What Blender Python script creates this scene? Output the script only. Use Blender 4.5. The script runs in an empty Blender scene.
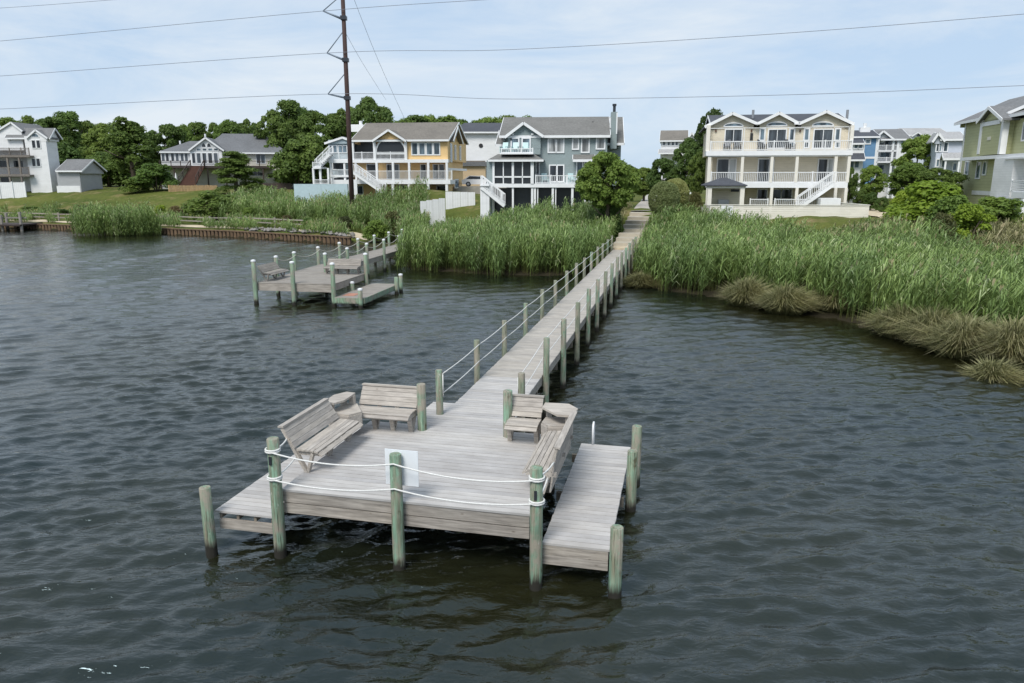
import bpy, bmesh, math, random
import numpy as np
from mathutils import Vector, Matrix
R = math.radians
random.seed(7); rng = np.random.default_rng(7)
S = bpy.context.scene
C = S.collection

# ------------------------------------------------------------------ camera
FPX = 740.0; CX = 512.0; CY = 341.5; CAMZ = 6.3
PITCH = math.atan(163.5 / FPX)
cd = bpy.data.cameras.new('camera'); cam = bpy.data.objects.new('camera', cd); C.objects.link(cam)
cam.location = (0, 0, CAMZ); cam.rotation_euler = (math.pi / 2 - PITCH, 0, 0)
cd.sensor_width = 36; cd.lens = FPX / 1024 * 36; cd.clip_end = 8000; cd.clip_start = .1
S.camera = cam
# ------------------------------------------------------------------ sky, sun, exposure
SUN_EL, SUN_AZ = 52.0, 205.0      # degrees, azimuth clockwise from +Y
w = bpy.data.worlds.new('World'); S.world = w; w.use_nodes = True
nt = w.node_tree; nd = nt.nodes; lk = nt.links
bg = nd['Background']; bg.inputs['Strength'].default_value = .1
sky = nd.new('ShaderNodeTexSky'); sky.sky_type = 'NISHITA'; sky.sun_disc = False
sky.sun_elevation = R(SUN_EL); sky.sun_rotation = R(SUN_AZ); sky.air_density = 1.0; sky.dust_density = .6; sky.ozone_density = 2.0
tc = nd.new('ShaderNodeTexCoord'); mp = nd.new('ShaderNodeMapping'); mp.inputs['Scale'].default_value = (1.0, 1.0, 5.0)
mp.inputs['Rotation'].default_value = (R(6), R(10), 0)
lk.new(tc.outputs['Generated'], mp.inputs['Vector'])
n1 = nd.new('ShaderNodeTexNoise'); n1.inputs['Scale'].default_value = 2.1; n1.inputs['Detail'].default_value = 9; n1.inputs['Roughness'].default_value = .62
n1.inputs['Distortion'].default_value = .5
lk.new(mp.outputs[0], n1.inputs['Vector'])
cr = nd.new('ShaderNodeValToRGB'); cr.color_ramp.elements[0].position = .32; cr.color_ramp.elements[1].position = .68
cr.color_ramp.elements[0].color = (.88,) * 3 + (1,); cr.color_ramp.elements[1].color = (.99,) * 3 + (1,)
lk.new(n1.outputs['Fac'], cr.inputs[0])
mx = nd.new('ShaderNodeMix'); mx.data_type = 'RGBA'
c2 = nd.new('ShaderNodeValToRGB'); c2.color_ramp.elements[0].position = .37; c2.color_ramp.elements[1].position = .66
c2.color_ramp.elements[0].color = (.31, .40, .515, 1); c2.color_ramp.elements[1].color = (.465, .51, .555, 1); lk.new(n1.outputs['Fac'], c2.inputs[0])
vm = nd.new('ShaderNodeVectorMath'); vm.operation = 'SCALE'; vm.inputs['Scale'].default_value = 10.0; lk.new(c2.outputs[0], vm.inputs[0]); lk.new(vm.outputs[0], mx.inputs[7])
lk.new(cr.outputs[0], mx.inputs[0]); lk.new(sky.outputs[0], mx.inputs[6]); lk.new(mx.outputs[2], bg.inputs['Color'])
sl = bpy.data.lights.new('sun', 'SUN'); sl.energy = 2.1; sl.angle = R(24); sl.color = (1, .96, .9)
so = bpy.data.objects.new('sun', sl); C.objects.link(so)
sd = Vector((math.sin(R(SUN_AZ)) * math.cos(R(SUN_EL)), math.cos(R(SUN_AZ)) * math.cos(R(SUN_EL)), math.sin(R(SUN_EL))))
so.rotation_euler = (-sd).to_track_quat('-Z', 'Y').to_euler(); so.location = sd * 60
S.view_settings.view_transform = 'Standard'; S.view_settings.look = 'None'; S.view_settings.exposure = .74; S.view_settings.gamma = 1

# ------------------------------------------------------------------ pixel -> ray helpers
def ray(x, y):
    a = (x - CX) / FPX; b = (CY - y) / FPX
    return Vector((a, math.cos(PITCH) + b * math.sin(PITCH), -math.sin(PITCH) + b * math.cos(PITCH)))
def Wz(x, y, z):
    r = ray(x, y); t = (z - CAMZ) / r.z; return Vector((r.x * t, r.y * t, z))
def WY(x, y, Y):
    r = ray(x, y); t = Y / r.y; return Vector((r.x * t, Y, CAMZ + r.z * t))
# ------------------------------------------------------------------ terrain function
SHORE = np.array([(-900, 150), (-300, 135), (-120, 110), (-66, 96.4), (-52.6, 90.9), (-30.8, 81.5), (-18, 73.8), (-15.8, 72.4),
    (-12.2, 63.5), (-9.2, 57.5), (-7.6, 52.5), (-4, 50.2), (-.8, 49), (3.2, 48.5), (5.0, 50.5), (6.6, 48), (7.7, 43.2), (11.0, 39.4),
    (12.3, 35.2), (14.6, 33.0), (15.3, 29), (16.2, 25.5), (18.2, 23.2), (30, 17), (80, -15), (300, -90), (900, -200)], float)
def shore_y(x): return np.interp(x, SHORE[:, 0], SHORE[:, 1])
def shore_d(x, y):
    x = np.asarray(x, float); y = np.asarray(y, float)
    best = np.full(np.broadcast(x, y).shape, 1e9)
    for (ax, ay), (bx, by) in zip(SHORE[:-1], SHORE[1:]):
        dx, dy = bx - ax, by - ay
        t = np.clip(((x - ax) * dx + (y - ay) * dy) / (dx * dx + dy * dy), 0, 1)
        best = np.minimum(best, np.hypot(x - ax - t * dx, y - ay - t * dy))
    return np.where(y > shore_y(x), best, -best)
def sstep(a, b, v):
    t = np.clip((v - a) / (b - a), 0, 1); return t * t * (3 - 2 * t)
def height(x, y):
    x = np.asarray(x, float); y = np.asarray(y, float)
    d = shore_d(x, y)
    left = 1 - sstep(-17.5, -13, x)
    P = 2.85 + 1.6 * (1 - sstep(-12, 4, x))
    P = P - .55 * sstep(16, 26, x) * (1 - sstep(46, 62, y))
    soft = .12 * sstep(-.2, .8, d) + .02 * np.clip(d, 0, 12) + P * sstep(8, 22, d)
    bulk = .72 * sstep(.15, .5, d) + (P - .72) * sstep(4, 31, d)
    land = left * bulk + (1 - left) * soft
    land = land + .9 * np.exp(-((x - 12.6) ** 2 / 30 + (y - 64) ** 2 / 40))
    n = .06 * np.sin(x * .9 + 1.3) * np.sin(y * .7) + .05 * np.sin(x * 2.3 + y * 1.7)
    return np.where(d > 0, land + n * sstep(1, 6, d), np.maximum(-.45 * -d - .05, -2.2))
def hz(x, y): return float(height(x, y))
def ground_hit(px, py):
    r = ray(px, py); t = 20.0
    while t < 400:
        p = r * t
        if CAMZ + p.z <= hz(p.x, p.y): break
        t += .25
    return Vector((r.x * t, r.y * t, hz(r.x * t, r.y * t)))

# ------------------------------------------------------------------ materials
MATS = {}
def newmat(name):
    m = bpy.data.materials.new(name); m.use_nodes = True; MATS[name] = m
    return m, m.node_tree.nodes, m.node_tree.links, m.node_tree.nodes['Principled BSDF']
def srgb(r, g, b):
    f = lambda c: (c / 255 / 12.92) if c / 255 <= .04045 else ((c / 255 + .055) / 1.055) ** 2.4
    return (f(r), f(g), f(b), 1)
def noise_col(nd, lk, src, scale, c0, c1, lo=.35, hi=.65, detail=5, rough=.6):
    n = nd.new('ShaderNodeTexNoise'); n.inputs['Scale'].default_value = scale; n.inputs['Detail'].default_value = detail; n.inputs['Roughness'].default_value = rough
    if src is not None: lk.new(src, n.inputs['Vector'])
    r = nd.new('ShaderNodeValToRGB'); r.color_ramp.elements[0].position = lo; r.color_ramp.elements[1].position = hi
    r.color_ramp.elements[0].color = c0; r.color_ramp.elements[1].color = c1
    lk.new(n.outputs['Fac'], r.inputs[0]); return n, r
def mixc(nd, lk, a, b, fac, mode='MIX'):
    m = nd.new('ShaderNodeMix'); m.data_type = 'RGBA'; m.blend_type = mode
    if isinstance(fac, (int, float)): m.inputs[0].default_value = fac
    else: lk.new(fac, m.inputs[0])
    for i, v in ((6, a), (7, b)):
        if isinstance(v, tuple): m.inputs[i].default_value = v
        else: lk.new(v, m.inputs[i])
    return m.outputs[2]
def coords(nd, lk, scale=(1, 1, 1), kind='Object', jitter=False):
    t = nd.new('ShaderNodeTexCoord'); m = nd.new('ShaderNodeMapping'); m.inputs['Scale'].default_value = scale
    lk.new(t.outputs[kind], m.inputs['Vector'])
    if jitter:
        o = nd.new('ShaderNodeObjectInfo'); mu = nd.new('ShaderNodeMath'); mu.operation = 'MULTIPLY'; mu.inputs[1].default_value = 37.0
        lk.new(o.outputs['Random'], mu.inputs[0]); cb = nd.new('ShaderNodeCombineXYZ')
        for i in range(3): lk.new(mu.outputs[0], cb.inputs[i])
        lk.new(cb.outputs[0], m.inputs['Location'])
    return m.outputs[0]
def mul(c, k): return (c[0] * k, c[1] * k, c[2] * k, 1)

def wood(name, base, grain=(2, 14, 14), var=.22, rough=.8, tint=None, bump=.25, knots=True):
    m, nd, lk, p = newmat(name)
    v = coords(nd, lk, grain, 'Object', True)
    n, r = noise_col(nd, lk, v, 2.2, mul(base, 1 - var), mul(base, 1 + var), .3, .7, 7, .65)
    v2 = coords(nd, lk, (1.2, 1.6, 1.6), 'Object', True)
    n2, r2 = noise_col(nd, lk, v2, 1.3, (.78, .76, .74, 1), (1.1, 1.1, 1.1, 1), .3, .7, 4)
    c = mixc(nd, lk, r.outputs[0], r2.outputs[0], .8, 'MULTIPLY')
    o = nd.new('ShaderNodeObjectInfo'); rr = nd.new('ShaderNodeValToRGB')
    rr.color_ramp.elements[0].color = (.86, .86, .87, 1); rr.color_ramp.elements[1].color = (1.08, 1.07, 1.05, 1)
    lk.new(o.outputs['Random'], rr.inputs[0])
    c = mixc(nd, lk, c, rr.outputs[0], 1.0, 'MULTIPLY')
    if knots:
        vo = nd.new('ShaderNodeTexVoronoi'); vo.inputs['Scale'].default_value = 2.4
        lk.new(coords(nd, lk, (1, 2.2, 2.2), 'Object', True), vo.inputs['Vector'])
        kr = nd.new('ShaderNodeValToRGB'); kr.color_ramp.elements[0].position = .03; kr.color_ramp.elements[1].position = .10
        kr.color_ramp.elements[0].color = (.45, .4, .36, 1); kr.color_ramp.elements[1].color = (1, 1, 1, 1)
        lk.new(vo.outputs['Distance'], kr.inputs[0]); c = mixc(nd, lk, c, kr.outputs[0], .8, 'MULTIPLY')
    lk.new(c, p.inputs['Base Color']); p.inputs['Roughness'].default_value = rough
    b = nd.new('ShaderNodeBump'); b.inputs['Strength'].default_value = bump; b.inputs['Distance'].default_value = .01
    lk.new(n.outputs['Fac'], b.inputs['Height']); lk.new(b.outputs[0], p.inputs['Normal'])
    return m
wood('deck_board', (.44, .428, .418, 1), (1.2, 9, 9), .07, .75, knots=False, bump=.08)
wood('deck_board_old', (.40, .375, .34, 1), (1.5, 14, 14), .2, .85, knots=False)
wood('bench_wood', (.39, .36, .325, 1), (1.6, 16, 16), .30, .85)
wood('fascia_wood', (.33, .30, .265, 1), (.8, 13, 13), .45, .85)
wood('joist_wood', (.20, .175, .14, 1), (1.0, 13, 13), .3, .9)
wood('old_grey_wood', (.27, .25, .225, 1), (1.2, 10, 10), .3, .9)
wood('brown_wood', (.10, .045, .03, 1), (2, 6, 6), .2, .8, knots=False)
wood('dark_brown_wood', (.05, .035, .03, 1), (2, 6, 6), .2, .8, knots=False)
wood('tan_wood', (.36, .25, .13, 1), (6, 6, 1), .25, .85, knots=False)
wood('grey_wood_far', (.2, .18, .16, 1), (2, 6, 6), .25, .85, knots=False)
wood('pole_wood', (.055, .03, .026, 1), (6, 6, .5), .25, .8, knots=False)

def piling_mat(name, green, brown, mixhi=.62):
    m, nd, lk, p = newmat(name)
    v = coords(nd, lk, (9, 9, .8), 'Object', True)
    n, r = noise_col(nd, lk, v, 1.6, brown, green, .34, mixhi, 7, .65)
    v2 = coords(nd, lk, (22, 22, 1.4), 'Object', True)
    n2, r2 = noise_col(nd, lk, v2, 1.4, (.42, .42, .4, 1), (1.3, 1.3, 1.28, 1), .3, .7, 7)
    c = mixc(nd, lk, r.outputs[0], r2.outputs[0], .85, 'MULTIPLY')
    vs = coords(nd, lk, (3, 3, 1.6), 'Object', True)
    ns, rs = noise_col(nd, lk, vs, 1.4, (.36, .2, .1, 1), (1, 1, 1, 1), .3, .37, 3)
    c = mixc(nd, lk, c, rs.outputs[0], .75, 'MULTIPLY')
    np_, rp = noise_col(nd, lk, coords(nd, lk, (2.2, 2.2, 1.3), 'Object', True), 1.5, (0, 0, 0, 1), (1, 1, 1, 1), .47, .6, 5, .7)
    c = mixc(nd, lk, c, (.27, .245, .195, 1), rp.outputs[0])
    nc, rc = noise_col(nd, lk, coords(nd, lk, (26, 26, .9), 'Object', True), 1.7, (.22, .2, .17, 1), (1, 1, 1, 1), .33, .42, 4)
    c = mixc(nd, lk, c, rc.outputs[0], .85, 'MULTIPLY')
    nw, rw2 = noise_col(nd, lk, coords(nd, lk, (9, 9, 4), 'Object', True), 1.9, (0, 0, 0, 1), (.7, .7, .7, 1), .66, .74, 4)
    c = mixc(nd, lk, c, (.55, .57, .52, 1), rw2.outputs[0])
    g = nd.new('ShaderNodeNewGeometry'); sx = nd.new('ShaderNodeSeparateXYZ'); lk.new(g.outputs['Position'], sx.inputs[0])
    ad = nd.new('ShaderNodeMath'); ad.operation = 'ADD'; nm = nd.new('ShaderNodeMath'); nm.operation = 'MULTIPLY'; nm.inputs[1].default_value = .35
    lk.new(n.outputs['Fac'], nm.inputs[0]); lk.new(sx.outputs[2], ad.inputs[0]); lk.new(nm.outputs[0], ad.inputs[1])
    rw = nd.new('ShaderNodeValToRGB'); rw.color_ramp.elements[0].position = .30; rw.color_ramp.elements[1].position = .46
    lk.new(ad.outputs[0], rw.inputs[0])
    c = mixc(nd, lk, (.016, .014, .009, 1), c, rw.outputs[0])
    lk.new(c, p.inputs['Base Color']); p.inputs['Roughness'].default_value = .8
    b = nd.new('ShaderNodeBump'); b.inputs['Strength'].default_value = .5; b.inputs['Distance'].default_value = .015
    lk.new(n2.outputs['Fac'], b.inputs['Height']); lk.new(b.outputs[0], p.inputs['Normal'])
piling_mat('piling_green', (.20, .325, .235, 1), (.22, .20, .14, 1), .6)
piling_mat('piling_grey', (.19, .255, .18, 1), (.22, .205, .155, 1), .7)
piling_mat('piling_mint', (.24, .37, .26, 1), (.22, .27, .19, 1))

def plain(name, col, rough=.6, metal=0, noise=.0, scale=3.0, spec=None):
    m, nd, lk, p = newmat(name)
    if noise:
        n, r = noise_col(nd, lk, coords(nd, lk, (1, 1, 1), 'Object', True), scale, mul(col, 1 - noise), mul(col, 1 + noise), .3, .7)
        lk.new(r.outputs[0], p.inputs['Base Color'])
    else: p.inputs['Base Color'].default_value = col
    p.inputs['Roughness'].default_value = rough; p.inputs['Metallic'].default_value = metal
    if spec is not None: p.inputs['Specular IOR Level'].default_value = spec
    return m
plain('white_paint', (.74, .75, .76, 1), .5, 0, .05, 2.0)
plain('cream_trim', (.72, .69, .62, 1), .55, 0, .05, 2.0)
plain('rope', (.62, .62, .60, 1), .85, 0, .12, 40)
plain('rope_old', (.42, .41, .36, 1), .9)
plain('sign_white', (.72, .75, .78, 1), .4, 0, .03)
plain('galvanised', (.35, .36, .37, 1), .45, .7)
plain('dark_metal', (.05, .055, .065, 1), .45, .6)
plain('insulator', (.16, .2, .25, 1), .5)
plain('wire', (.22, .24, .28, 1), .6, .3)
plain('rubber', (.02, .02, .02, 1), .8)
plain('teal_paint', (.45, .60, .60, 1), .5)
plain('tan_paint', (.5, .42, .2, 1), .6)
plain('black_paint', (.02, .02, .022, 1), .5)
plain('screen', (.022, .026, .03, 1), .35)
plain('porch_shade', (.03, .03, .032, 1), .7)  # shade inside the yellow house's upper porch, put into the colour
plain('blue_fence', (.42, .53, .57, 1), .6, 0, .06)
plain('red_mat', (.42, .2, .14, 1), .9, 0, .2)
plain('concrete', (.42, .38, .31, 1), .9, 0, .15, 2.0)
plain('path_concrete', (.40, .37, .33, 1), .9, 0, .16, 1.4)
plain('sand', (.50, .42, .30, 1), .95, 0, .2, 1.5)
plain('rock', (.19, .18, .165, 1), .9, 0, .35, 1.2)
plain('white_car', (.78, .78, .79, 1), .25)
plain('pot_red', (.4, .1, .07, 1), .7)
plain('blue_plastic', (.5, .6, .68, 1), .5)
def glass(name, col, rough=.08, curtain=False):
    m, nd, lk, p = newmat(name)
    n, r = noise_col(nd, lk, coords(nd, lk, (1.5, 1, .25), 'Object', True), 1.1, mul(col, .45), mul(col, 1.7), .38, .62, 2)
    lk.new(r.outputs[0], p.inputs['Base Color']); p.inputs['Roughness'].default_value = rough
glass('glass', (.05, .06, .07, 1)); glass('glass_dark', (.022, .026, .032, 1)); glass('glass_blue', (.10, .14, .17, 1)); glass('glass_blind', (.28, .29, .29, 1), .2)
def siding(name, col, pitch=.14, strength=.5, var=.06, axis=2):
    m, nd, lk, p = newmat(name)
    n, r = noise_col(nd, lk, coords(nd, lk, (.6, .6, 1.6), 'Object'), 1.0, mul(col, 1 - var * 1.6), mul(col, 1 + var), .3, .7, 6, .7)
    g = nd.new('ShaderNodeNewGeometry'); sx = nd.new('ShaderNodeSeparateXYZ'); lk.new(g.outputs['Position'], sx.inputs[0])
    if axis == 2: src = sx.outputs[2]
    else:
        a = nd.new('ShaderNodeMath'); a.operation = 'ADD'; lk.new(sx.outputs[0], a.inputs[0]); lk.new(sx.outputs[1], a.inputs[1]); src = a.outputs[0]
    f = nd.new('ShaderNodeMath'); f.operation = 'DIVIDE'; f.inputs[1].default_value = pitch; lk.new(src, f.inputs[0])
    fr = nd.new('ShaderNodeMath'); fr.operation = 'FRACT'; lk.new(f.outputs[0], fr.inputs[0])
    ra = nd.new('ShaderNodeValToRGB'); ra.color_ramp.elements[0].position = 0; ra.color_ramp.elements[1].position = .16
    ra.color_ramp.elements[0].color = (.62, .62, .62, 1); ra.color_ramp.elements[1].color = (1, 1, 1, 1)
    lk.new(fr.outputs[0], ra.inputs[0])
    c = mixc(nd, lk, r.outputs[0], ra.outputs[0], strength, 'MULTIPLY')
    lk.new(c, p.inputs['Base Color']); p.inputs['Roughness'].default_value = .7
    b = nd.new('ShaderNodeBump'); b.inputs['Strength'].default_value = .4; b.inputs['Distance'].default_value = .02
    lk.new(fr.outputs[0], b.inputs['Height']); lk.new(b.outputs[0], p.inputs['Normal'])
siding('siding_beige', (.70, .63, .50, 1), .2); siding('fence_beige', (.80, .76, .68, 1), .17, .6)
siding('siding_yellow', (.74, .51, .24, 1), .2); siding('siding_grey', (.255, .31, .315, 1), .2)
siding('siding_white', (.76, .765, .77, 1), .2); siding('siding_cream', (.70, .67, .58, 1), .25); siding('siding_palegrey', (.36, .37, .385, 1), .2)
siding('siding_green', (.45, .46, .26, 1), .26, .7); siding('siding_blue', (.13, .26, .43, 1), .22); siding('siding_lavender', (.52, .56, .63, 1), .22)
siding('siding_bluegrey', (.38, .46, .5, 1), .2); siding('siding_tan', (.55, .42, .27, 1), .2)
siding('fence_white', (.72, .73, .74, 1), .3, .6, .05, 0)
def shingle(name, col):
    m, nd, lk, p = newmat(name)
    n, r = noise_col(nd, lk, coords(nd, lk, (3, 3, 3), 'Object'), 1.4, mul(col, .72), mul(col, 1.3), .3, .7, 8, .75)
    n2, r2 = noise_col(nd, lk, coords(nd, lk, (.4, .4, .4), 'Object'), 1.0, (.85, .85, .85, 1), (1.1, 1.1, 1.1, 1), .3, .7, 3)
    g = nd.new('ShaderNodeNewGeometry'); sx = nd.new('ShaderNodeSeparateXYZ'); lk.new(g.outputs['Position'], sx.inputs[0])
    f = nd.new('ShaderNodeMath'); f.operation = 'DIVIDE'; f.inputs[1].default_value = .16; lk.new(sx.outputs[2], f.inputs[0])
    fr = nd.new('ShaderNodeMath'); fr.operation = 'FRACT'; lk.new(f.outputs[0], fr.inputs[0])
    ra = nd.new('ShaderNodeValToRGB'); ra.color_ramp.elements[1].position = .25; ra.color_ramp.elements[0].color = (.7, .7, .7, 1); lk.new(fr.outputs[0], ra.inputs[0])
    c = mixc(nd, lk, r.outputs[0], r2.outputs[0], .9, 'MULTIPLY'); c = mixc(nd, lk, c, ra.outputs[0], .5, 'MULTIPLY')
    lk.new(c, p.inputs['Base Color']); p.inputs['Roughness'].default_value = .9
shingle('roof_grey', (.16, .162, .165, 1)); shingle('roof_brown', (.165, .15, .13, 1)); shingle('roof_warm', (.155, .153, .145, 1)); shingle('roof_slate', (.13, .135, .143, 1)); shingle('roof_dark', (.06, .065, .078, 1)); shingle('roof_light', (.33, .33, .33, 1))

def leaf(name, c0, c1, scale=.9, trans=.45, rough=.55):
    m, nd, lk, p = newmat(name)
    v = coords(nd, lk, (1, 1, 1), 'Object', True)
    n, r = noise_col(nd, lk, v, scale, c0, c1, .33, .67, 6, .75)
    o = nd.new('ShaderNodeObjectInfo'); rr = nd.new('ShaderNodeValToRGB')
    rr.color_ramp.elements[0].color = (.68, .76, .74, 1); rr.color_ramp.elements[1].color = (1.3, 1.2, 1.0, 1); lk.new(o.outputs['Random'], rr.inputs[0])
    c = mixc(nd, lk, r.outputs[0], rr.outputs[0], 1.0, 'MULTIPLY')
    lk.new(c, p.inputs['Base Color']); p.inputs['Roughness'].default_value = rough; p.inputs['Specular IOR Level'].default_value = .25
    t = nd.new('ShaderNodeBsdfTranslucent'); lk.new(c, t.inputs['Color'])
    ms = nd.new('ShaderNodeMixShader'); ms.inputs[0].default_value = trans
    lk.new(p.outputs[0], ms.inputs[1]); lk.new(t.outputs[0], ms.inputs[2]); lk.new(ms.outputs[0], nd['Material Output'].inputs['Surface'])
leaf('leaf_dark', (.085, .14, .036, 1), (.19, .27, .07, 1)); leaf('leaf_mid', (.10, .17, .038, 1), (.21, .305, .075, 1))
leaf('leaf_bright', (.18, .27, .03, 1), (.34, .44, .06, 1)); leaf('leaf_pine', (.04, .08, .025, 1), (.10, .15, .045, 1))
leaf('leaf_olive', (.075, .085, .03, 1), (.15, .155, .06, 1)); leaf('leaf_topiary', (.23, .275, .11, 1), (.34, .37, .18, 1), 6)
leaf('leaf_rust', (.14, .11, .05, 1), (.24, .17, .085, 1))
def blade_mat(name, stops, trans=.3):
    m, nd, lk, p = newmat(name)
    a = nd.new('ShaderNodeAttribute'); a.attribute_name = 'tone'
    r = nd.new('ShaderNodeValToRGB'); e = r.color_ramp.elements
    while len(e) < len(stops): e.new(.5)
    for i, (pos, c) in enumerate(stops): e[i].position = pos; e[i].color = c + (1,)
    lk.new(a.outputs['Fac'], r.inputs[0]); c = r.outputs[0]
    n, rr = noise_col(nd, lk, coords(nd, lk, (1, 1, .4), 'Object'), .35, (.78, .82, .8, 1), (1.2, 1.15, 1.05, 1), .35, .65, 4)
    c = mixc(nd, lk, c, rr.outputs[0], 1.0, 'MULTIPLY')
    lk.new(c, p.inputs['Base Color']); p.inputs['Roughness'].default_value = .5; p.inputs['Specular IOR Level'].default_value = .3
    t = nd.new('ShaderNodeBsdfTranslucent'); lk.new(c, t.inputs['Color'])
    ms = nd.new('ShaderNodeMixShader'); ms.inputs[0].default_value = trans
    lk.new(p.outputs[0], ms.inputs[1]); lk.new(t.outputs[0], ms.inputs[2]); lk.new(ms.outputs[0], nd['Material Output'].inputs['Surface'])
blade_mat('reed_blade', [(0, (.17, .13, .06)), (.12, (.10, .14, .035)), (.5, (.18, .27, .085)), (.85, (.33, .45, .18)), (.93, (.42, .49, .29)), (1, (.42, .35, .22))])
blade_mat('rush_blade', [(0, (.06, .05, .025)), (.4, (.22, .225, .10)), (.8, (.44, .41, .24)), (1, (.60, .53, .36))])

# ground
m, nd, lk, p = newmat('ground_grass')
v = coords(nd, lk, (1, 1, 1), 'Object')
n, r = noise_col(nd, lk, v, .12, (.06, .085, .02, 1), (.115, .13, .032, 1), .35, .65, 6, .7)
n2, r2 = noise_col(nd, lk, v, 2.5, (.6, .6, .55, 1), (1.25, 1.25, 1.2, 1), .3, .7, 8, .75)
n3, r3 = noise_col(nd, lk, v, .33, (0, 0, 0, 1), (1, 1, 1, 1), .52, .68, 6, .7)
c = mixc(nd, lk, r.outputs[0], (.21, .17, .085, 1), r3.outputs[0]); c = mixc(nd, lk, c, r2.outputs[0], .9, 'MULTIPLY')
g = nd.new('ShaderNodeNewGeometry'); sx = nd.new('ShaderNodeSeparateXYZ'); lk.new(g.outputs['Position'], sx.inputs[0])
rw = nd.new('ShaderNodeValToRGB'); rw.color_ramp.elements[0].position = .12; rw.color_ramp.elements[1].position = .34; lk.new(sx.outputs[2], rw.inputs[0])
c = mixc(nd, lk, (.03, .026, .016, 1), c, rw.outputs[0])
lk.new(c, p.inputs['Base Color']); p.inputs['Roughness'].default_value = .95; p.inputs['Specular IOR Level'].default_value = .1
b = nd.new('ShaderNodeBump'); b.inputs['Strength'].default_value = .8; b.inputs['Distance'].default_value = .08; lk.new(n2.outputs['Fac'], b.inputs['Height']); lk.new(b.outputs[0], p.inputs['Normal'])
# rust bulkhead
m, nd, lk, p = newmat('bulkhead_wood')
n, r = noise_col(nd, lk, coords(nd, lk, (1.5, 1.5, .6), 'Object'), 2.0, (.07, .045, .028, 1), (.19, .125, .07, 1), .3, .7, 7, .7)
lk.new(r.outputs[0], p.inputs['Base Color']); p.inputs['Roughness'].default_value = .9
# water
m, nd, lk, p = newmat('lake_water')
v = coords(nd, lk, (1, 1, 1), 'Object')
n, r = noise_col(nd, lk, v, .09, (.006, .009, .006, 1), (.018, .017, .006, 1), .35, .65, 3)
lk.new(r.outputs[0], p.inputs['Base Color']); p.inputs['Roughness'].default_value = .05; p.inputs['IOR'].default_value = 1.6; p.inputs['Specular Tint'].default_value = (.66, .88, 1, 1)
v1 = coords(nd, lk, (1.0, 2.4, 1), 'Object')
na = nd.new('ShaderNodeTexNoise'); na.inputs['Scale'].default_value = 5.0; na.inputs['Detail'].default_value = 3; na.inputs['Roughness'].default_value = .5; na.inputs['Distortion'].default_value = .8
lk.new(v1, na.inputs['Vector'])
nb_ = nd.new('ShaderNodeTexNoise'); nb_.inputs['Scale'].default_value = 1.7; nb_.inputs['Detail'].default_value = 2; nb_.inputs['Roughness'].default_value = .5; nb_.inputs['Distortion'].default_value = .7
lk.new(coords(nd, lk, (1.0, 2.7, 1), 'Object'), nb_.inputs['Vector'])
b0 = nd.new('ShaderNodeBump'); b0.inputs['Strength'].default_value = .8; b0.inputs['Distance'].default_value = .028; lk.new(nb_.outputs['Fac'], b0.inputs['Height'])
b = nd.new('ShaderNodeBump'); b.inputs['Strength'].default_value = .8; b.inputs['Distance'].default_value = .02; lk.new(na.outputs['Fac'], b.inputs['Height']); lk.new(b0.outputs[0], b.inputs['Normal']); lk.new(b.outputs[0], p.inputs['Normal'])

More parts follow.
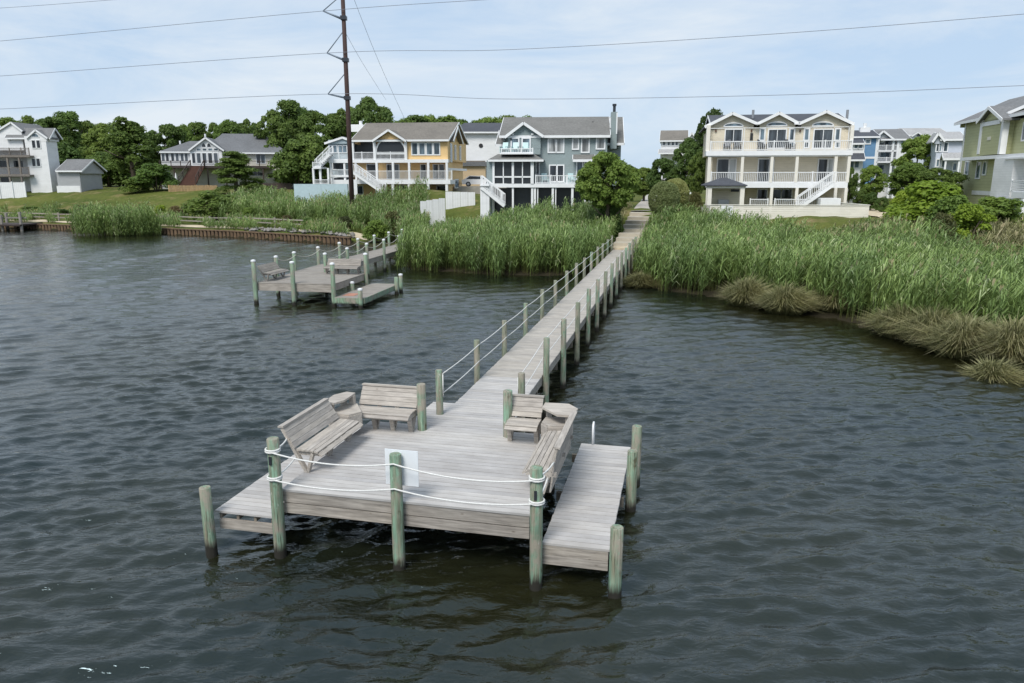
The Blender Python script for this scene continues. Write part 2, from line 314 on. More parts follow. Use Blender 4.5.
# ------------------------------------------------------------------ mesh helpers
BOXF = [(0, 3, 2, 1), (4, 5, 6, 7), (0, 1, 5, 4), (1, 2, 6, 5), (2, 3, 7, 6), (3, 0, 4, 7)]
class MB:
    def __init__(s): s.v = []; s.f = []
    def box(s, x0, x1, y0, y1, z0, z1, M=None):
        a = [(x0, y0, z0), (x1, y0, z0), (x1, y1, z0), (x0, y1, z0), (x0, y0, z1), (x1, y0, z1), (x1, y1, z1), (x0, y1, z1)]
        if M is not None: a = [tuple(M @ Vector(q)) for q in a]
        n = len(s.v); s.v += a; s.f += [tuple(i + n for i in f) for f in BOXF]; return s
    def bar(s, p0, p1, w, h, up=(0, 0, 1)):
        p0 = Vector(p0); p1 = Vector(p1); d = (p1 - p0); L = d.length; d.normalize(); sd = d.cross(Vector(up))
        if sd.length < 1e-4: sd = Vector((1, 0, 0))
        sd.normalize(); u = sd.cross(d)
        M = Matrix(((d.x, sd.x, u.x, p0.x), (d.y, sd.y, u.y, p0.y), (d.z, sd.z, u.z, p0.z), (0, 0, 0, 1)))
        return s.box(0, L, -w / 2, w / 2, -h / 2, h / 2, M)
    def tube(s, pts, rad, n=8, cap=True):
        pts = [Vector(q) for q in pts]; rad = rad if isinstance(rad, (list, tuple)) else [rad] * len(pts)
        base = len(s.v); prev = None
        for i, q in enumerate(pts):
            d = (pts[min(i + 1, len(pts) - 1)] - pts[max(i - 1, 0)]).normalized()
            a = prev if prev is not None else (Vector((1, 0, 0)) if abs(d.x) < .9 else Vector((0, 1, 0)))
            a = (a - d * a.dot(d)).normalized(); prev = a; bb = d.cross(a)
            for k in range(n):
                t = 2 * math.pi * k / n; s.v.append(tuple(q + (a * math.cos(t) + bb * math.sin(t)) * rad[i]))
        for i in range(len(pts) - 1):
            for k in range(n):
                k2 = (k + 1) % n; s.f.append((base + i * n + k, base + i * n + k2, base + (i + 1) * n + k2, base + (i + 1) * n + k))
        if cap:
            s.f.append(tuple(base + k for k in reversed(range(n)))); s.f.append(tuple(base + (len(pts) - 1) * n + k for k in range(n)))
        return s
    def prism(s, poly, z0, z1):
        n = len(s.v); k = len(poly)
        s.v += [(x, y, z0) for x, y in poly] + [(x, y, z1) for x, y in poly]
        s.f.append(tuple(n + i for i in reversed(range(k)))); s.f.append(tuple(n + k + i for i in range(k)))
        for i in range(k): j = (i + 1) % k; s.f.append((n + i, n + j, n + k + j, n + k + i))
        return s
    def prismy(s, poly, y0, y1):          # polygon in x,z extruded along y
        n = len(s.v); k = len(poly)
        s.v += [(x, y0, z) for x, z in poly] + [(x, y1, z) for x, z in poly]
        s.f.append(tuple(n + i for i in range(k))); s.f.append(tuple(n + k + i for i in reversed(range(k))))
        for i in range(k): j = (i + 1) % k; s.f.append((n + j, n + i, n + k + i, n + k + j))
        return s
    def slab(s, pts, th):                  # roof plane with thickness (downwards)
        n = len(s.v); k = len(pts); s.v += [tuple(q) for q in pts] + [(q[0], q[1], q[2] - th) for q in pts]
        s.f.append(tuple(n + i for i in range(k))); s.f.append(tuple(n + k + i for i in reversed(range(k))))
        for i in range(k): j = (i + 1) % k; s.f.append((n + i, n + k + i, n + k + j, n + j))
        return s
    def mesh(s, name, mat, smooth=False, fix=True):
        me = bpy.data.meshes.new(name); me.from_pydata(s.v, [], s.f)
        if fix:
            bm = bmesh.new(); bm.from_mesh(me); bmesh.ops.recalc_face_normals(bm, faces=bm.faces); bm.to_mesh(me); bm.free()
        me.materials.append(MATS[mat])
        if smooth: me.polygons.foreach_set('use_smooth', [True] * len(me.polygons))
        me.update(); return me
    def build(s, name, mat, parent=None, smooth=False):
        return link(name, s.mesh(name, mat, smooth), parent)
def link(name, data, parent=None, loc=None, rot=None):
    o = bpy.data.objects.new(name, data); C.objects.link(o)
    if parent is not None: o.parent = parent
    if loc is not None: o.location = loc
    if rot is not None: o.rotation_euler = rot
    return o
def tag(o, label=None, cat=None, group=None, kind=None):
    if label: o['label'] = label
    if cat: o['category'] = cat
    if group: o['group'] = group
    if kind: o['kind'] = kind
    return o
def thing(name, label, cat, loc=(0, 0, 0), rz=0, group=None):
    return tag(link(name, None, None, loc, (0, 0, rz)), label, cat, group)
def np_mesh(name, verts, faces, mat, smooth=False, tone=None):
    me = bpy.data.meshes.new(name); nv = len(verts); nf = len(faces); k = faces.shape[1]
    me.vertices.add(nv); me.vertices.foreach_set('co', np.ascontiguousarray(verts, np.float32).ravel())
    me.loops.add(nf * k); me.loops.foreach_set('vertex_index', np.ascontiguousarray(faces, np.int32).ravel())
    me.polygons.add(nf); me.polygons.foreach_set('loop_start', np.arange(0, nf * k, k, dtype=np.int32))
    if smooth: me.polygons.foreach_set('use_smooth', np.ones(nf, bool))
    me.materials.append(MATS[mat])
    if tone is not None:
        a = me.attributes.new('tone', 'FLOAT', 'POINT'); a.data.foreach_set('value', np.ascontiguousarray(tone, np.float32))
    me.update(calc_edges=True); me.validate(); return me
def grid_faces(nx, ny):
    i = np.arange(nx - 1)[None, :] + np.arange(ny - 1)[:, None] * nx
    return np.stack([i, i + 1, i + 1 + nx, i + nx], -1).reshape(-1, 4)
def graded(lo, hi, c0, c1, step, grow, maxstep):
    mid = list(np.arange(c0, c1 + 1e-6, step)); up = []; v = mid[-1]; st = step
    while v < hi: st = min(st * grow, maxstep); v += st; up.append(v)
    dn = []; v = mid[0]; st = step
    while v > lo: st = min(st * grow, maxstep); v -= st; dn.append(v)
    return np.array(dn[::-1] + mid + up)

# ------------------------------------------------------------------ setting: ground and water
gx = graded(-2500, 2500, -90, 60, 1.2, 1.12, 220); gy = graded(-400, 3500, 14, 120, 1.0, 1.12, 220)
X, Y = np.meshgrid(gx, gy); Z = height(X, Y)
tag(link('ground', np_mesh('ground', np.stack([X, Y, Z], -1).reshape(-1, 3), grid_faces(len(gx), len(gy)), 'ground_grass', True)), kind='structure')

wx = graded(-115, 50, -9, 11, .08, 1.010, .36); wy = graded(-20, 105, 6.5, 22, .065, 1.0085, .30)
X, Y = np.meshgrid(wx, wy)
spx = np.gradient(wx)[None, :]; spy = np.gradient(wy)[:, None]; sp = np.maximum(spx, spy) + 0 * X
Z = np.zeros_like(X); DX = np.zeros_like(X); DY = np.zeros_like(X)
wr = np.random.default_rng(3)
gust = .82 + .18 * np.sin(X * .11 + .7 * np.sin(Y * .07)) * np.sin(Y * .13 + 1.0)
for i in range(210):
    L = .18 * (1.7 / .18) ** (wr.random() ** 1.35) if i < 140 else .15 * (.42 / .15) ** wr.random()
    ang = R(-78) + wr.normal(0, .40)
    k = 2 * math.pi / L; amp = .0066 * L * wr.uniform(.5, 1.4) * (1.2 if L < .45 else .95 if L < .7 else .75)
    ph = wr.uniform(0, 6.28); cx_, cy_ = math.cos(ang), math.sin(ang)
    att = np.clip((L / sp - 2.2) / 1.8, 0, 1)
    th = k * (X * cx_ + Y * cy_) + ph + .6 * np.sin(.23 * X + i) * np.cos(.19 * Y + 2 * i)
    Z += amp * att * np.cos(th) * gust
    q = .2 * amp * att * gust
    DX -= q * cx_ * np.sin(th); DY -= q * cy_ * np.sin(th)
tag(link('water', np_mesh('water', np.stack([X + DX, Y + DY, Z], -1).reshape(-1, 3), grid_faces(len(wx), len(wy)), 'lake_water', True)), kind='structure')
# the open water beyond the wave sheet, a few cm lower
fo = MB(); fo.box(-2500, 2500, -2500, 400, -1.2, -.30)
tag(fo.build('open_water', 'lake_water'), kind='structure')

# ------------------------------------------------------------------ the long pier in front
TH = R(13); PO = Wz(281, 489, 1.18); DZ = 1.18; LZ = .71
pier = thing('pier', 'long wooden pier with wide platform, lower landings, green pilings and white ropes in the foreground', 'pier', (PO.x, PO.y, 0), -TH)
PM = Matrix.Translation((PO.x, PO.y, 0)) @ Matrix.Rotation(-TH, 4, 'Z')
def plank_mesh(L, wid, th, mat):
    b = MB(); c = .006
    b.prismy([(-L / 2, -th), (L / 2, -th), (L / 2, -c), (L / 2 - c, 0), (-L / 2 + c, 0), (-L / 2, -c)], -wid / 2, wid / 2)
    return b.mesh('plank', mat)
def planks(parent, x0, x1, y0, y1, z, mat, wid=.135, gap=.013, th=.036, limit=None):
    me = plank_mesh(x1 - x0, wid, th, mat); y = y0 + wid / 2; k = 0; rr = random.Random(int(1000 * (x0 + y0 + 9)))
    while y + wid / 2 <= y1 + .02:
        if limit is not None and k >= limit: break
        link('plank', me, parent, ((x0 + x1) / 2 + rr.uniform(-.006, .006), y, z + rr.uniform(-.002, .002)), (0, rr.uniform(-.0006, .0006), rr.uniform(-.0012, .0012)))
        y += wid + gap; k += 1
    return y - wid / 2
yb = planks(pier, 0, 4.29, 0.0, 3.68, DZ, 'deck_board')
yb = planks(pier, .87, 3.02, yb, 5.32, DZ, 'deck_board')
yb = planks(pier, 1.40, 2.93, yb, 7.9, DZ, 'deck_board')
yb = planks(pier, 1.40, 2.93, yb, 44.1, DZ, 'deck_board_old', limit=184)
far = MB(); yy = yb
while yy < 44.1:
    far.box(1.40, 2.93, yy, yy + .137, DZ - .036, DZ + random.uniform(-.002, .002)); yy += .148
tag(far.build('plank_rows', 'deck_board_old', pier), kind='stuff')
planks(pier, -1.24, -.10, -.10, 4.5, LZ, 'deck_board')
planks(pier, 4.47, 5.53, 0.03, 4.62, LZ, 'deck_board')
def board(parent, name, x0, x1, y0, y1, z0, z1, mat):
    b = MB(); b.box(-(x1 - x0) / 2, (x1 - x0) / 2, -(y1 - y0) / 2, (y1 - y0) / 2, -(z1 - z0) / 2, (z1 - z0) / 2)
    return link(name, b.mesh(name, mat), parent, ((x0 + x1) / 2, (y0 + y1) / 2, (z0 + z1) / 2))
# front fascia: two boards; sides; joists and beams
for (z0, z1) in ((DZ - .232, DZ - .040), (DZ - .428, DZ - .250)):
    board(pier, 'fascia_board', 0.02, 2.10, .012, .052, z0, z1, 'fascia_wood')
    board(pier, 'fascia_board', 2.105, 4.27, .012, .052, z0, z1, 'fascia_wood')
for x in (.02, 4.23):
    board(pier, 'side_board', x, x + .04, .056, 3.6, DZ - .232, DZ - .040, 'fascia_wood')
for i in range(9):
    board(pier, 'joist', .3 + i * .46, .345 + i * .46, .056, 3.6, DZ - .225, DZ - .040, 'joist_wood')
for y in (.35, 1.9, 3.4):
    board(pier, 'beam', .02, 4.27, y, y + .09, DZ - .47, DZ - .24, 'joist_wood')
board(pier, 'fascia_board', .02, 1.30, 3.625, 3.665, DZ - .232, DZ - .040, 'fascia_wood')
board(pier, 'fascia_board', 3.03, 4.27, 3.625, 3.665, DZ - .232, DZ - .040, 'fascia_wood')
board(pier, 'fascia_board', .88, 1.38, 5.27, 5.31, DZ - .232, DZ - .040, 'fascia_wood')
board(pier, 'side_board', .88, .92, 3.68, 5.26, DZ - .232, DZ - .040, 'fascia_wood')
# left landing
for i in range(4):
    x = -1.18 + i * .33
    board(pier, 'joist', x, x + .05, -.06, 4.45, LZ - .145, LZ - .040, 'joist_wood')
board(pier, 'fascia_board', -1.17, -.02, -.09, -.05, LZ - .33, LZ - .15, 'fascia_wood')
board(pier, 'beam', -1.08, -.02, 4.2, 4.28, LZ - .33, LZ - .15, 'joist_wood')
# right landing
for (z0, z1) in ((LZ - .20, LZ - .038), (LZ - .365, LZ - .205)):
    board(pier, 'fascia_board', 4.48, 5.51, .035, .075, z0, z1, 'fascia_wood')
for i in range(4):
    x = 4.50 + i * .32
    board(pier, 'joist', x, x + .045, .08, 4.55, LZ - .19, LZ - .040, 'joist_wood')
for y in (.4, 2.4, 4.4): board(pier, 'beam', 4.30, 5.56, y, y + .08, LZ - .37, LZ - .20, 'joist_wood')
# walkway framing
for x in (1.40, 2.14, 2.885):
    for k in range(12):
        y0 = 5.33 + k * 3.23
        board(pier, 'stringer', x, x + .045, y0, y0 + 3.225, DZ - .235, DZ - .040, 'fascia_wood')

def piling(parent, x, y, top, r=.1, mat='piling_green', bot=-1.9, cap=None, lean=0):
    b = MB(); n = 12; rr = random.Random(int(abs(x * 91 + y * 37) * 100))
    lx, ly = rr.uniform(-.012, .012) + lean, rr.uniform(-.012, .012)
    pts = [(0, 0, bot - top), (lx * .3, ly * .3, (bot - top) * .6), (lx * .7, ly * .7, (bot - top) * .25), (lx, ly, -.012), (lx, ly, 0)]
    b.tube(pts, [r * 1.10, r * 1.06, r * 1.02, r, r * .9], n)
    b.v = [(vx + rr.uniform(-.004, .004), vy + rr.uniform(-.004, .004), vz) for vx, vy, vz in b.v]
    o = link('piling', b.mesh('piling', mat, False), parent, (x, y, top))
    for pl in o.data.polygons: pl.use_smooth = len(pl.vertices) == 4
    if cap:
        c = MB(); c.tube([(lx, ly, -.05), (lx, ly, .02), (lx, ly, .05)], [r * 1.12, r * 1.12, r * .35], 10)
        link('post_cap', c.mesh('post_cap', cap), o)
    return o
for (x, y, t, r) in ((-.03, -.115, 2.12, .098), (2.13, -.105, 2.03, .096), (4.41, -.10, 2.02, .098)): piling(pier, x, y, t, r)
piling(pier, -1.20, -.30, 1.22, .095, lean=-.05); piling(pier, 5.64, -.10, 1.17, .10); piling(pier, 5.66, 2.95, 1.26, .1); piling(pier, 5.66, 4.28, 1.30, .1)
piling(pier, 1.30, 3.40, 2.17, .095); piling(pier, 3.12, 3.40, 2.15, .095)
for (x, y) in ((.12, 3.55), (4.0, 3.45), (-1.1, 4.3), (.1, 1.7), (2.2, 1.9)): piling(pier, x, y, DZ - .24 if x > 0 else LZ - .15, .095, 'piling_grey')
LP = [4.48 + 3.03 * k for k in range(14)]; RP = [5.25 + 2.98 * k for k in range(14)]
for k, y in enumerate(LP): piling(pier, 1.325, y, 2.19 + .03 * math.sin(k * 2.1), .078, 'piling_grey' if k % 3 else 'piling_green')
for k, y in enumerate(RP): piling(pier, 3.02, y, (2.0 if k == 0 else 2.19) + .03 * math.sin(k * 1.7 + 1), .082, 'piling_green' if k % 3 else 'piling_grey')
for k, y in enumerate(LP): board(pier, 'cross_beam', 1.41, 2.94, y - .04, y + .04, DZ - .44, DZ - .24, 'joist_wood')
def sagrope(parent, name, pts, sag, r, mat, n=8, seg=8):
    path = []
    for a, b2 in zip(pts[:-1], pts[1:]):
        a = Vector(a); b2 = Vector(b2); L = (b2 - a).length
        for i in range(n):
            t = i / n; q = a.lerp(b2, t); q.z -= sag * 4 * t * (1 - t) * (L / 3.0); path.append(q)
    path.append(Vector(pts[-1]))
    b = MB(); b.tube(path, r, seg); return b.build(name, mat, parent, True)
for dz in (-.08, -.52):
    sagrope(pier, 'rope', [(1.325 + .075, y, 2.19 + dz) for y in LP], .03, .0115, 'rope', 6, 6)
    sagrope(pier, 'rope', [(3.02 - .08, y, (2.0 if k == 0 else 2.19) + dz) for k, y in enumerate(RP)], .03, .0115, 'rope', 6, 6)
for i, (a, b2, c) in enumerate(((1.92, 1.90, 1.84), (1.44, 1.48, 1.46))):
    sagrope(pier, 'rope', [(-.03, -.225, a), (2.13, -.21, b2), (4.41, -.21, c)], .15 if i == 0 else .13, .0135, 'rope', 14, 8)
    sagrope(pier, 'rope', [(-.03, -.03, a), (-.30 if i == 0 else -.14, .82, 1.78 if i == 0 else 1.46)], .14, .0135, 'rope', 10, 8)
    sagrope(pier, 'rope', [(4.42, -.03, c), (4.52 if i == 0 else 4.42, .78, 1.76 if i == 0 else 1.48)], .14, .0135, 'rope', 10, 8)
    for (x, y, z, r) in ((-.03, -.115, a, .098), (4.41, -.10, c, .098)):
        wr_ = MB()
        for j in range(2):
            wr_.tube([(x + (r + .016) * math.cos(t), y + (r + .016) * math.sin(t), z + j * .033 - .016) for t in np.linspace(0, 2 * math.pi, 17)], .0165, 6, False)
        wr_.build('rope_wrap', 'rope', pier, True)
for x0 in (LP, RP):
    xx = 1.325 + .085 if x0 is LP else 3.02 - .09
    b = MB(); top = 2.1 if x0 is LP else 1.92
    b.tube([(xx, x0[0] - .02, top), (xx, x0[0] - .02, top - .5)], .013, 6); b.build('rope_tail', 'rope', pier, True)
# ladder at the end of the right landing
b = MB()
for x in (4.72,):
    b.tube([(x, 4.72, -.7), (x, 4.72, LZ + .38), (x, 4.68, LZ + .47), (x, 4.60, LZ + .44), (x, 4.56, LZ + .33), (x, 4.56, LZ)], .022, 8)
b.v = [q for q in b.v]; b.build('grab_rail', 'white_paint', pier, True)
# small hardware on corner pilings
for (x, y, zs) in ((-.03, -.215, (1.72, 1.78)), (4.41, -.20, (1.55, 1.62))):
    b = MB(); b.box(x - .022, x + .022, y - .012, y + .02, zs[0] - .03, zs[1] + .05); b.build('cleat_plate', 'dark_metal', pier)

def in_pier(x, y, z): return PM @ Vector((x, y, z))
sg = thing('sign_board', 'blank white sheet sign fixed behind the middle front piling', 'sign', in_pier(2.1, 0.0, 1.46), -TH)
b = MB(); b.box(-.20, .36, .001, .013, 0, .60); b.build('panel', 'sign_white', sg)
b = MB()
for x in (-.05, .06): b.box(x - .02, x + .02, -.012, .001, .05, .55)
b.build('batten', 'sign_white', sg)

# ------------------------------------------------------------------ benches
def bench(label, origin, rz, L, nsup, group, mat='bench_wood', back=4, seat=6, cap=True, name='bench', sdep=.42, ln=.26, zlow=.44):
    t = thing(name, label, 'bench', origin, rz, group)
    prof = []
    for i in range(seat):
        f = i / (seat - 1); y = .04 + f * sdep; z = .415 + .012 * math.sin(f * 3.1) - .03 * f - (.03 if i == seat - 1 else 0); tilt = -.08 - .55 * max(0, f - .75) / .25
        prof.append((y, z, tilt))
    me = MB(); hw = sdep / (seat - 1) * .455; me.box(0, L, -hw, hw, -.016, .016); me = me.mesh('seat_slat', mat)
    for (y, z, ti) in prof: link('seat_slat', me, t, (random.uniform(-.006, .006), y, z), (ti, 0, 0))
    dy = -ln / .40; hb = (.79 - zlow) / back; wb = hb * math.sqrt(1 + dy * dy) * .94
    me = MB(); me.box(0, L, -.014, .014, -wb / 2, wb / 2); me = me.mesh('back_slat', mat)
    for i in range(back):
        z = zlow + .01 + hb * (i + .5); y = -.005 + dy * (z - .42)
        link('back_slat', me, t, (random.uniform(-.006, .006), y, z), (math.atan(-dy), 0, 0))
    if cap:
        y = -.005 + dy * .395 - .01; b = MB(); b.box(-.01, L + .01, -.055, .055, -.016, .016)
        link('top_rail', b.mesh('top_rail', mat), t, (0, y, .822), (0.1, 0, 0))
    for i in range(nsup):
        x = .05 + (L - .1) * i / max(1, nsup - 1)
        b = MB(); b.bar((x, .16, 0), (x, -.005 - ln, .79), .05, .085, (1, 0, 0)); b.build('back_support', mat, t)
        b = MB(); b.bar((x, .19, 0), (x, .30, .37), .05, .085, (1, 0, 0)); b.build('leg', mat, t)
        b = MB(); b.box(x - .045, x - .005, -.06, sdep + .02, .31, .385); b.build('seat_bearer', mat, t)
    return t
def place(x, y, rz): p = in_pier(x, y, DZ); return p, -TH + rz
GB = 'benches on the front platform'
p, a = place(-.10, 2.48, -math.pi / 2); bench('long slatted bench along the left edge of the front platform', p, a, 1.74, 3, GB)
p, a = place(1.17, 3.40, math.pi); bench('short slatted bench beside the rear left post of the front platform', p, a, 1.28, 4, GB)
p, a = place(3.82, 3.34, math.pi); bench('narrow one-seat bench against the green post at the rear right', p, a, .64, 2, GB)
p, a = place(4.50, .80, math.pi / 2); bench('long slatted bench seen from behind on the right edge above the lower landing', p, a, 1.96, 3, GB, sdep=.44, ln=.05, zlow=.02, back=5)
def corner_table(label, poly, tray, wallpts):
    cx_ = sum(q[0] for q in poly) / len(poly); cy_ = sum(q[1] for q in poly) / len(poly)
    t = thing('corner_table', label, 'table', in_pier(cx_, cy_, DZ), -TH, 'corner tables between the benches')
    sh = lambda pl, k=1: [((x - cx_) * k, (y - cy_) * k) for x, y in pl]
    b = MB(); b.prism(sh(poly), .68, .72); b.build('table_top', 'bench_wood', t)
    b = MB(); b.prism(sh(tray), .46, .50); b.build('tray', 'bench_wood', t)
    for (q0, q1) in zip(tray, tray[1:] + tray[:1]):
        b = MB(); b.bar((q0[0] - cx_, q0[1] - cy_, .32), (q1[0] - cx_, q1[1] - cy_, .32), .03, .28); b.build('apron_board', 'bench_wood', t)
    for (x, y) in wallpts:
        b = MB(); b.box(x - cx_ - .05, x - cx_ + .05, y - cy_ - .05, y - cy_ + .05, 0, .68); b.build('leg', 'bench_wood', t)
corner_table('weathered corner table between the two left benches', [(-.50, 2.62), (-.26, 2.56), (-.14, 2.80), (-.15, 3.34), (-.36, 3.38), (-.52, 3.1)],
             [(-.38, 2.60), (.06, 2.56), (.22, 2.80), (-.10, 3.3), (-.36, 3.3)], [(-.40, 2.72), (-.18, 3.25), (-.36, 3.2)])
corner_table('weathered corner table between the two right benches', [(3.86, 3.56), (3.86, 3.24), (4.22, 2.84), (4.52, 2.84), (4.56, 3.3), (4.34, 3.58)],
             [(3.92, 3.3), (3.90, 2.98), (4.06, 2.80), (4.42, 2.86), (4.44, 3.4)], [(4.42, 2.95), (3.95, 3.5), (4.35, 3.45)])

# ------------------------------------------------------------------ the neighbour's pier
T2 = R(10); P2 = Vector((-13.05, 37.55, 0)); Z2 = 1.10
pier2 = thing('pier', 'smaller weathered pier with white-capped mint posts in the left middle distance', 'pier', P2, -T2)
M2 = Matrix.Translation(P2) @ Matrix.Rotation(-T2, 4, 'Z')
planks(pier2, 0, 4.15, 0, 4.5, Z2, 'old_grey_wood')
planks(pier2, -.2, 1.65, 4.52, 24.0, Z2, 'old_grey_wood')
planks(pier2, 4.3, 5.85, -.3, 4.9, .48, 'old_grey_wood')
board(pier2, 'fascia_board', .02, 4.13, .01, .05, Z2 - .42, Z2 - .04, 'fascia_wood')
board(pier2, 'side_board', 4.09, 4.13, .055, 4.45, Z2 - .36, Z2 - .04, 'fascia_wood')
board(pier2, 'side_board', .02, .06, .055, 4.45, Z2 - .36, Z2 - .04, 'fascia_wood')
for i in range(6): board(pier2, 'joist', .5 + i * .6, .55 + i * .6, .06, 4.45, Z2 - .23, Z2 - .04, 'joist_wood')
for x in (-.19, 1.59):
    for k in range(6): board(pier2, 'stringer', x, x + .05, 4.54 + k * 3.2, 7.735 + k * 3.2, Z2 - .33, Z2 - .04, 'fascia_wood')
for (x0, x1, y0, y1) in ((4.3, 5.85, -.34, -.30), (5.85, 5.89, -.3, 4.9), (4.3, 5.85, 4.92, 4.96)):
    board(pier2, 'fascia_board', x0, x1, y0, y1, .20, .475, 'piling_mint')
for (x, y, t) in ((-.02, -.1, 2.22), (2.05, -.1, 2.18), (4.2, -.1, 2.15), (4.22, 4.35, 2.2)): piling(pier2, x, y, t, .11, 'piling_mint', cap='white_paint')
for (x, y, t) in ((5.72, -.42, .95), (5.98, 4.3, .95), (5.98, 5.05, 1.0), (4.25, 2.2, .9)): piling(pier2, x, y, t, .11, 'piling_mint', cap='white_paint' if y != 4.3 else None)
A2 = [(-.28, 4.9 + 3.25 * k) for k in range(7)]; B2 = [(1.75, 4.55 + 3.25 * k) for k in range(6)]
A2.insert(0, (-.2, 2.6))
for k, (x, y) in enumerate(A2): piling(pier2, x, y, 2.15, .1, 'piling_mint', cap='white_paint')
for k, (x, y) in enumerate(B2): piling(pier2, x, y, 2.15, .1, 'piling_mint', cap='white_paint')
sagrope(pier2, 'rope', [(x + .1, y, 2.0) for x, y in A2], .22, .022, 'rope_old', 6, 6)
sagrope(pier2, 'rope', [(x - .1, y, 2.0) for x, y in B2], .22, .022, 'rope_old', 6, 6)
tag(board(pier2, 'deck_mat', 4.5, 5.1, .3, 1.1, .482, .495, 'red_mat'), None)
q = M2 @ Vector((.16, 2.3, Z2)); bench('grey bench along the left edge of the smaller pier', q, -T2 - math.pi / 2, 1.9, 3, 'benches on the smaller pier', 'old_grey_wood', 3, 5, False)
q = M2 @ Vector((4.0, 4.1, Z2)); bench('grey bench across the back of the smaller pier facing the water', q, -T2 + math.pi, 1.95, 4, 'benches on the smaller pier', 'old_grey_wood', 3, 5, False)

